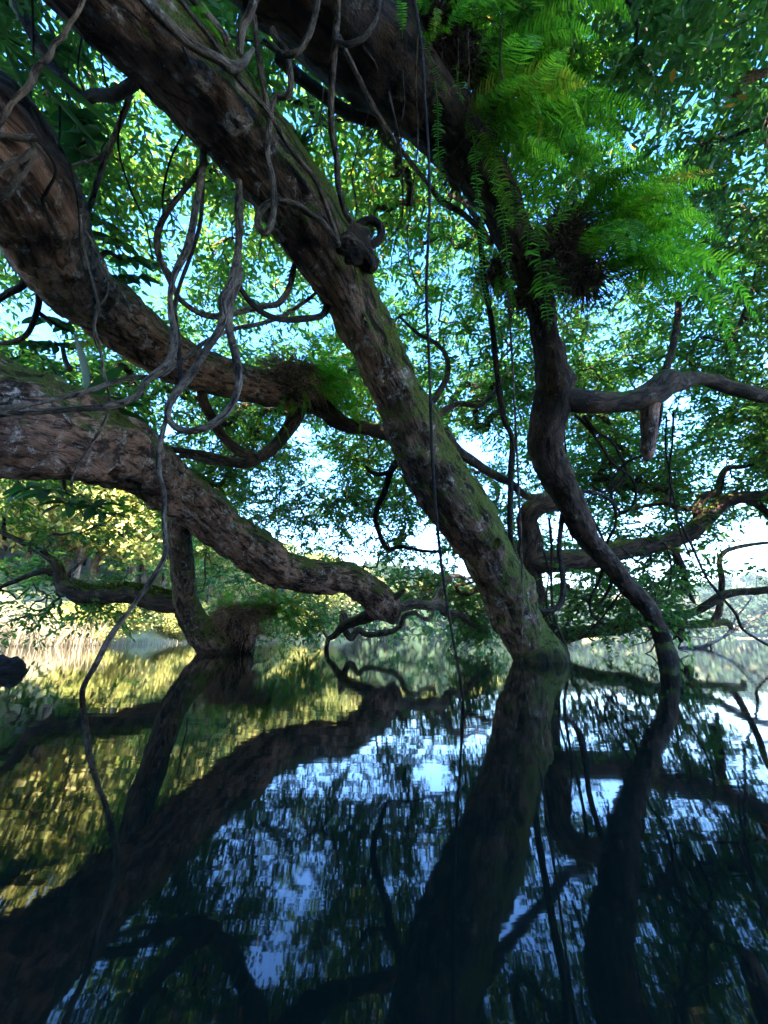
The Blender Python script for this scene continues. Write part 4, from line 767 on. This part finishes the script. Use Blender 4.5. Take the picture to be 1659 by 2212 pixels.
def crown_nodes():
    g = np.random.default_rng(11)
    n = 44000; u = g.uniform(-160, 1820, n); v = g.uniform(-260, 1385, n)
    keep = g.random(n) < dens(u, v)
    u, v = u[keep], v[keep]
    dirs = np.stack([(u - CU) / FPX, CP - (CV - v) / FPX * SP, SP + (CV - v) / FPX * CP], -1); dirs = unit(dirs)
    t = dome_t(dirs); jit = np.where(v > 1050, g.uniform(.74, 1.08, len(u)), g.uniform(.74, 1.06, len(u)))
    near = np.where((v > 780) & (v < 1260), (t * jit / 15.0) ** 2.4, (t * jit / 18.5) ** 2.7); sel = g.random(len(u)) < np.clip(near, .03, 1); u, v, dirs, t, jit = u[sel], v[sel], dirs[sel], t[sel], jit[sel]
    jit = np.where((v > 1040) & (u < 340), g.uniform(.60, .95, len(u)), jit)
    jit = np.where((v > 1190) & (u > 1150), g.uniform(.60, .8, len(u)), jit)
    Pn = dirs * (t * jit)[:, None] + np.array((0, 0, HCAM))
    inframe = np.ones(len(u), bool)
    # unseen rest of the canopy above and behind, shaped to shade the left side
    m = 1100; d2 = unit(g.normal(size=(m, 3))); d2[:, 2] = np.abs(d2[:, 2]); d2 = unit(d2 + np.array((0, 0, .15)))
    uu, vv, f = pix(d2 * 10 + np.array((0, 0, HCAM)))
    out = (f <= 0) | (uu < -160) | (uu > 1820) | (vv < -260)
    d2 = d2[out]; t2 = dome_t(d2) * g.uniform(.75, 1.1, len(d2)); P2 = d2 * t2[:, None] + np.array((0, 0, HCAM)); P2 = P2[(P2[:, 2] > 2.2) & (P2[:, 1] > -6) & ((P2[:, 0] < 1.5) | ((P2[:, 2] > 6.5) & (P2[:, 1] > 2)))]
    Pn = np.vstack([Pn, P2]); inframe = np.concatenate([inframe, np.zeros(len(P2), bool)])
    # sprigs hanging round the low branches
    for (u0, v0, u1, v1, da, db, k) in [(0, 1060, 260, 1250, 7.8, 9.5, 30), (0, 1250, 290, 1345, 7.8, 9.5, 26), (1195, 1225, 1480, 1330, 7.2, 9.8, 70), (1215, 1330, 1480, 1395, 7.5, 9.5, 26), (985, 1270, 1065, 1385, 11, 12.5, 70), (860, 1240, 990, 1300, 11, 13, 50), (1300, 1090, 1560, 1240, 8.6, 10.5, 60), (540, 1290, 700, 1385, 10, 13, 60)]:
        Pn = np.vstack([Pn, np.array([P(g.uniform(u0, u1), g.uniform(v0, v1), g.uniform(da, db)) for _ in range(k)])]); inframe = np.concatenate([inframe, np.ones(k, bool)])
    ok = Pn[:, 2] > .3
    return Pn[ok], inframe[ok]
LEAFM = [mesh('leaf', LT, np.array([[0, 3, 2, 1], [0, 5, 4, 3]]), M['leaf'], False, var=np.full(6, min(.99, (i + .5) / 8))) for i in range(8)]
def build_crowns():
    g = np.random.default_rng(12)
    Pn, infr = crown_nodes(); n = len(Pn)
    seeds, own = [], []
    for k, Q in PATHS:
        s = Q[::2]; seeds.append(s[:, :3]); own += [k] * len(s)
    S = np.vstack(seeds); own = np.array(own)
    # greedy growth: every spray joins the nearest wood already there
    best = np.full(n, 1e9); par = np.zeros(n, int)
    for i in range(0, len(S), 200):
        d = np.linalg.norm(Pn[:, None] - S[None, i:i + 200], axis=2); j = d.argmin(1); dm = d[np.arange(n), j]
        b = dm < best; best[b] = dm[b]; par[b] = -(j[b] + i) - 1
    done = np.zeros(n, bool); order = []
    cost = best.copy()
    for _ in range(n):
        i = int(np.argmin(np.where(done, 1e9, cost))); done[i] = True; order.append(i)
        d = np.linalg.norm(Pn - Pn[i], axis=1) * 1.0
        b = (~done) & (d < cost); cost[b] = d[b]; par[b] = i
    cnt = np.ones(n); tree = np.zeros(n, int)
    for i in reversed(order):
        if par[i] >= 0: cnt[par[i]] += cnt[i]
    for i in order: tree[i] = tree[par[i]] if par[i] >= 0 else own[-par[i] - 1]
    rad = np.minimum(.0052 * cnt ** .42, .09)
    par_pos = np.array([Pn[par[i]] if par[i] >= 0 else S[-par[i] - 1] for i in range(n)])
    par_rad = np.array([min(rad[par[i]], rad[i] * 1.6) if par[i] >= 0 else rad[i] * 1.15 for i in range(n)])
    ln = np.linalg.norm(Pn - par_pos, axis=1)
    m1 = par_pos + (Pn - par_pos) * .35 + g.normal(size=(n, 3)) * (ln * .09)[:, None]; m2 = par_pos + (Pn - par_pos) * .7 + g.normal(size=(n, 3)) * (ln * .09)[:, None]
    for k, root in ROOT.items():
        s = np.where(tree == k)[0]
        if not len(s): continue
        o = np.array(root.location)
        r1 = par_rad[s] * .67 + rad[s] * .33; r2 = par_rad[s] * .33 + rad[s] * .67
        me = segs_mesh('crown_branches', np.concatenate([par_pos[s], m1[s], m2[s]]) - o, np.concatenate([m1[s], m2[s], Pn[s]]) - o, np.concatenate([par_rad[s], r1, r2]), np.concatenate([r1, r2, rad[s]]), M['twig'], 4)
        link('crown_branches', me, root, kind='stuff')
        # leaves, on short twigs
        a, b = s[infr[s]], s[~infr[s]]
        parts = []
        for idx, nl, ls in ((a, 38, 1.0), (b, 16, 2.4)):
            if not len(idx): continue
            nt_ = 4; per = nl // nt_ + 1
            m = len(idx)
            grow = unit(Pn[idx] - par_pos[idx])
            td = unit(grow[:, None] * .5 + g.normal(size=(m, nt_, 3)) * np.array((1, 1, .55)) + np.array((0, 0, -.12)))
            tl = g.uniform(.28, .62, (m, nt_)) * (1 if ls == 1 else 1.8)
            sfrac = (np.arange(per) + .6) / per
            base = Pn[idx][:, None, None] + td[:, :, None] * (tl[:, :, None] * sfrac)[..., None]
            base = base + np.array((0, 0, -1.)) * (tl[:, :, None] * sfrac ** 2 * .22)[..., None]
            side = np.cross(td, np.array((0, 0, 1.))); side = unit(side)
            sg = np.where(np.arange(per) % 2 == 0, 1., -1.)
            D = td[:, :, None] * .75 + side[:, :, None] * sg[None, None, :, None] * g.uniform(.5, 1.1, (m, nt_, per, 1)) + g.normal(size=(m, nt_, per, 3)) * .3 + np.array((0, 0, -.22))
            Nn = np.array((0, 0, 1.)) + g.normal(size=(m, nt_, per, 3)) * .55
            L = g.uniform(.085, .14, (m, nt_, per)) * ls * np.interp(np.linalg.norm(Pn[idx], axis=1), [7, 15], [1, 1.25])[:, None, None]
            cl = np.clip(.5 + .33 * fbm(Pn[idx] * .45, 2), .02, .93)
            var = np.clip(cl[:, None, None] + g.normal(size=(m, nt_, per)) * .13, 0, .95)
            odd = g.random((m, nt_, per)) < .012 + .25 * (vn(Pn[idx] * .5 + 40) > .72)[:, None, None] * .5
            var = np.where(odd, g.uniform(.96, 1, var.shape), var)
            keep = g.random(var.shape).ravel() > .08
            bP, bD, bN, bL, bW, bV = base.reshape(-1, 3)[keep] - o, unit(D.reshape(-1, 3)[keep]), unit(Nn.reshape(-1, 3)[keep]), L.ravel()[keep], (L * g.uniform(.40, .52, L.shape)).ravel()[keep], var.ravel()[keep]
            if ls == 1.0:      # the leaves that show largest are parts of their own
                uu, vv, ff = pix(bP + o); size = np.where((uu > 0) & (uu < 1659) & (vv > 0) & (vv < 1385) & (ff > 0), bL / ff, 0)
                big = np.argsort(-size)[:300 if k in (2, 4) else 160]
                for q in big:
                    dx = bD[q]; sy = unit(np.cross(bN[q], dx)); nz = np.cross(dx, sy)
                    ob = link('leaf', LEAFM[min(7, int(bV[q] * 8))], root)
                    Mx = np.eye(4); Mx[:3, 0] = dx * bL[q]; Mx[:3, 1] = sy * bW[q]; Mx[:3, 2] = nz * bW[q]; Mx[:3, 3] = bP[q]
                    ob.matrix_local = Matrix(Mx.tolist())
                rest = np.ones(len(bL), bool); rest[big] = False
                bP, bD, bN, bL, bW, bV = bP[rest], bD[rest], bN[rest], bL[rest], bW[rest], bV[rest]
            parts.append(leaf_arrays(bP, bD, bN, bL, bW, bV))
        off = 0; Vs, Fs, Rs = [], [], []
        for V, F, R in parts: Vs.append(V); Fs.append(F + off); Rs.append(R); off += len(V)
        link('foliage', mesh('foliage', np.vstack(Vs), np.vstack(Fs), M['leaf'], False, var=np.concatenate(Rs)), root, kind='stuff')
        print('crown', root.name, len(s), 'sprays', sum(len(f) for f in Fs) // 2, 'leaves')
build_crowns()

# ================================================================== trees, reeds and wood around the lake
def far_tree_meshes(k, nface, size, mat, w=1.0):
    """crown of leaf clumps on a unit tree 1 m high; plus trunk and limbs"""
    g = np.random.default_rng(900 + k)
    lobes = [(np.array((g.normal() * .16, g.normal() * .16, g.uniform(.42, .85))), g.uniform(.13, .24)) for _ in range(9)] + [(np.array((0, 0, .68)), .26)]
    li = g.integers(len(lobes), size=nface); d = unit(g.normal(size=(nface, 3)))
    c = np.array([lobes[i][0] for i in li]); r = np.array([lobes[i][1] for i in li])
    p = c + d * (r * g.uniform(.55, 1.08, nface) * (1 + .25 * fbm(d * 3 + k, 2)))[:, None] * np.array((w, w, .9))
    D = unit(g.normal(size=(nface, 3)) + d * .8 + np.array((0, 0, -.3))); Nn = unit(d + g.normal(size=(nface, 3)) * .6 + np.array((0, 0, .5)))
    L = g.uniform(.6, 1.4, nface) * size
    V, F, vr = leaf_arrays(p, D, Nn, L, L * .75, np.clip(.45 + .3 * fbm(p * 5 + k, 2) + g.normal(size=nface) * .15, 0, 1))
    crown = mesh('crown', V, F, mat, False, var=vr)
    A_ = [(0, 0, -.02)]; B_ = [(g.normal() * .02, g.normal() * .02, .55)]; ra = [.022]; rb = [.013]
    for (q, rr) in lobes[:6]:
        A_.append((0, 0, .28 + g.random() * .2)); B_.append(tuple(q)); ra.append(.011); rb.append(.003)
    trunk = segs_mesh('trunk', np.array(A_, float), np.array(B_, float), np.array(ra), np.array(rb), M['bark_pale'], 6)
    return (V, F, vr), crown, trunk
g = np.random.default_rng(31)
PT = [far_tree_meshes(k, 9000, .030, M['bankleaf'], 1.15) for k in range(5)]
def bank_tree(az, dist, h, label, group):
    x, y = dist * math.sin(math.radians(az)), dist * math.cos(math.radians(az)); z = float(ground_z(np.array(az), np.array(dist)))
    t = thing('bank_tree', label, 'tree', group, (x, y, z - .2)); t.scale = (h * g.uniform(.9, 1.25), h * g.uniform(.9, 1.25), h); t.rotation_euler = (0, 0, g.uniform(0, 6.28))
    k = PT[g.integers(len(PT))]
    link('crown', k[1], t); link('trunk', k[2], t)
for i in range(64):
    az = -50 + 46 * (i + g.random()) / 64; s = float(az_interp(az, SHORE)); dist = s * g.uniform(1.08, 1.9) + 2
    bank_tree(az, dist, g.uniform(5.5, 10) * (1 if az < -14 else 1.25), 'sunlit yellow green tree on the near lake shore behind the reeds', 'sunlit trees on the shore at left')
for i in range(46):
    az = -10 + 24 * (i + g.random()) / 46; s = float(az_interp(az, SHORE)); dist = s * g.uniform(1.03, 1.5)
    bank_tree(az, dist, g.uniform(7, 11), 'sunlit tree on the far shore seen under the limbs at centre', 'sunlit trees on the far shore at centre')
for i in range(34):
    az = -34 + 27 * (i + g.random()) / 34; s = float(az_interp(az, SHORE)); dist = s * g.uniform(1.01, 1.10) + .6; h = g.uniform(1.6, 3.4) * (1 + .02 * (az + 34))
    x, y = dist * math.sin(math.radians(az)), dist * math.cos(math.radians(az)); z = float(ground_z(np.array(az), np.array(dist)))
    t = thing('shore_bush', 'low sunlit bush at the water line under the left limbs', 'bush', 'bushes along the shore at left', (x, y, z - h * .3)); t.scale = (h * 1.5, h * 1.5, h); t.rotation_euler = (0, 0, g.uniform(0, 6.28))
    k = PT[g.integers(len(PT))]; link('crown', k[1], t); link('stem', k[2], t)
def build_far_wood():
    g = np.random.default_rng(77)
    protos = [far_tree_meshes(20 + k, 250, .155, M['farleaf'], 1.25)[0] for k in range(6)]
    Vs, Fs, Rs = [], [], []; off = 0
    for i in range(360):
        az = g.uniform(-4, 58); s = float(az_interp(az, SHORE)); kk = g.random() ** 1.1 if i > 90 else 0.; dist = s * (1.015 + 1.25 * kk)
        z = float(ground_z(np.array(az), np.array(dist))); h = g.uniform(9, 16) * (1 if i > 90 else .75)
        V, F, R = protos[g.integers(6)]; a = g.uniform(0, 6.28); ca, sa = math.cos(a), math.sin(a)
        W = np.stack([V[:, 0] * ca - V[:, 1] * sa, V[:, 0] * sa + V[:, 1] * ca, V[:, 2]], -1) * np.array((h, h, h * .95)) + np.array((dist * math.sin(math.radians(az)), dist * math.cos(math.radians(az)), z - h * .28))
        Vs.append(W); Fs.append(F + off); Rs.append(np.clip(R + g.normal() * .12, 0, 1)); off += len(W)
    link('far_wood', mesh('far_wood', np.vstack(Vs), np.vstack(Fs), M['farleaf'], False, var=np.concatenate(Rs)), None, 'hazy green wooded hillside across the lake at right', 'forest', kind='stuff')
build_far_wood()
def build_reeds():
    g = np.random.default_rng(55); n = 9500
    az = np.where(g.random(n) < .6, -48 + 17 * g.random(n), -32 + 20 * g.random(n)); s = az_interp(az, SHORE); dist = s * (.97 + .12 * g.random(n)) + .3
    p = np.stack([dist * np.sin(np.radians(az)), dist * np.cos(np.radians(az)), -.1 + 0 * az], -1)
    D = unit(g.normal(size=(n, 3)) * np.array((.2, .2, 0)) + np.array((0, 0, 1.))); Nn = unit(g.normal(size=(n, 3)) * np.array((1, 1, .1)))
    L = g.uniform(.5, 1.5, n) * np.interp(az, [-34, -30], [1, .5]) * (.7 + .5 * (fbm(p * .25, 2) + .5)); V, F, R = leaf_arrays(p, D, Nn, L, L * 0 + .02, g.random(n))
    link('reed_bed', mesh('reed_bed', V, F, M['reed'], False, var=R), None, 'dry pale reed bed along the shore at left', 'reeds', kind='stuff')
build_reeds()
# unseen trees added behind the camera to keep sun off the near limbs
PB = [far_tree_meshes(40 + k, 6000, .09, M['leaf'], 1.35) for k in range(3)]
for i, (x, y, h) in enumerate([(-11, -19, 17), (-5, -20, 17.5), (1, -19, 17.5), (7, -20, 17.5), (-17, -18, 17), (-23, -16, 16), (-8, -26, 21), (-2, -27, 21.5), (4, -26, 21), (-14, -25, 21), (11, -26, 21), (-20, -24, 20)]):
    t = thing('bank_tree', 'unseen leafy shade tree added on the bank behind the viewpoint', 'tree', 'added shade trees on the near bank', (x, y, .4)); t.scale = (h * 1.1, h * 1.1, h); t.rotation_euler = (0, 0, i * 1.3)
    link('crown', PB[i % 3][1], t); link('trunk', PB[i % 3][2], t)

# ================================================================== air between here and the far hillside
def build_haze():
    m, t = newmat('haze_air')
    v = N(t, 'ShaderNodeVolumePrincipled'); v.inputs['Color'].default_value = (.70, .85, 1.0, 1); v.inputs['Density'].default_value = .00026; v.inputs['Anisotropy'].default_value = .1
    o = N(t, 'ShaderNodeOutputMaterial'); t.links.new(v.outputs[0], o.inputs['Volume'])
    x, y0, y1, z0, z1 = 880, -80, 880, -2.5, 75
    V = np.array([(a, b, c) for a in (-x, x) for b in (y0, y1) for c in (z0, z1)], float)
    F = np.array([[0, 1, 3, 2], [4, 6, 7, 5], [0, 4, 5, 1], [2, 3, 7, 6], [0, 2, 6, 4], [1, 5, 7, 3]])
    link('haze', mesh('haze', V, F, m), kind='stuff', label='thin pale haze over the lake', cat='haze')
build_haze()
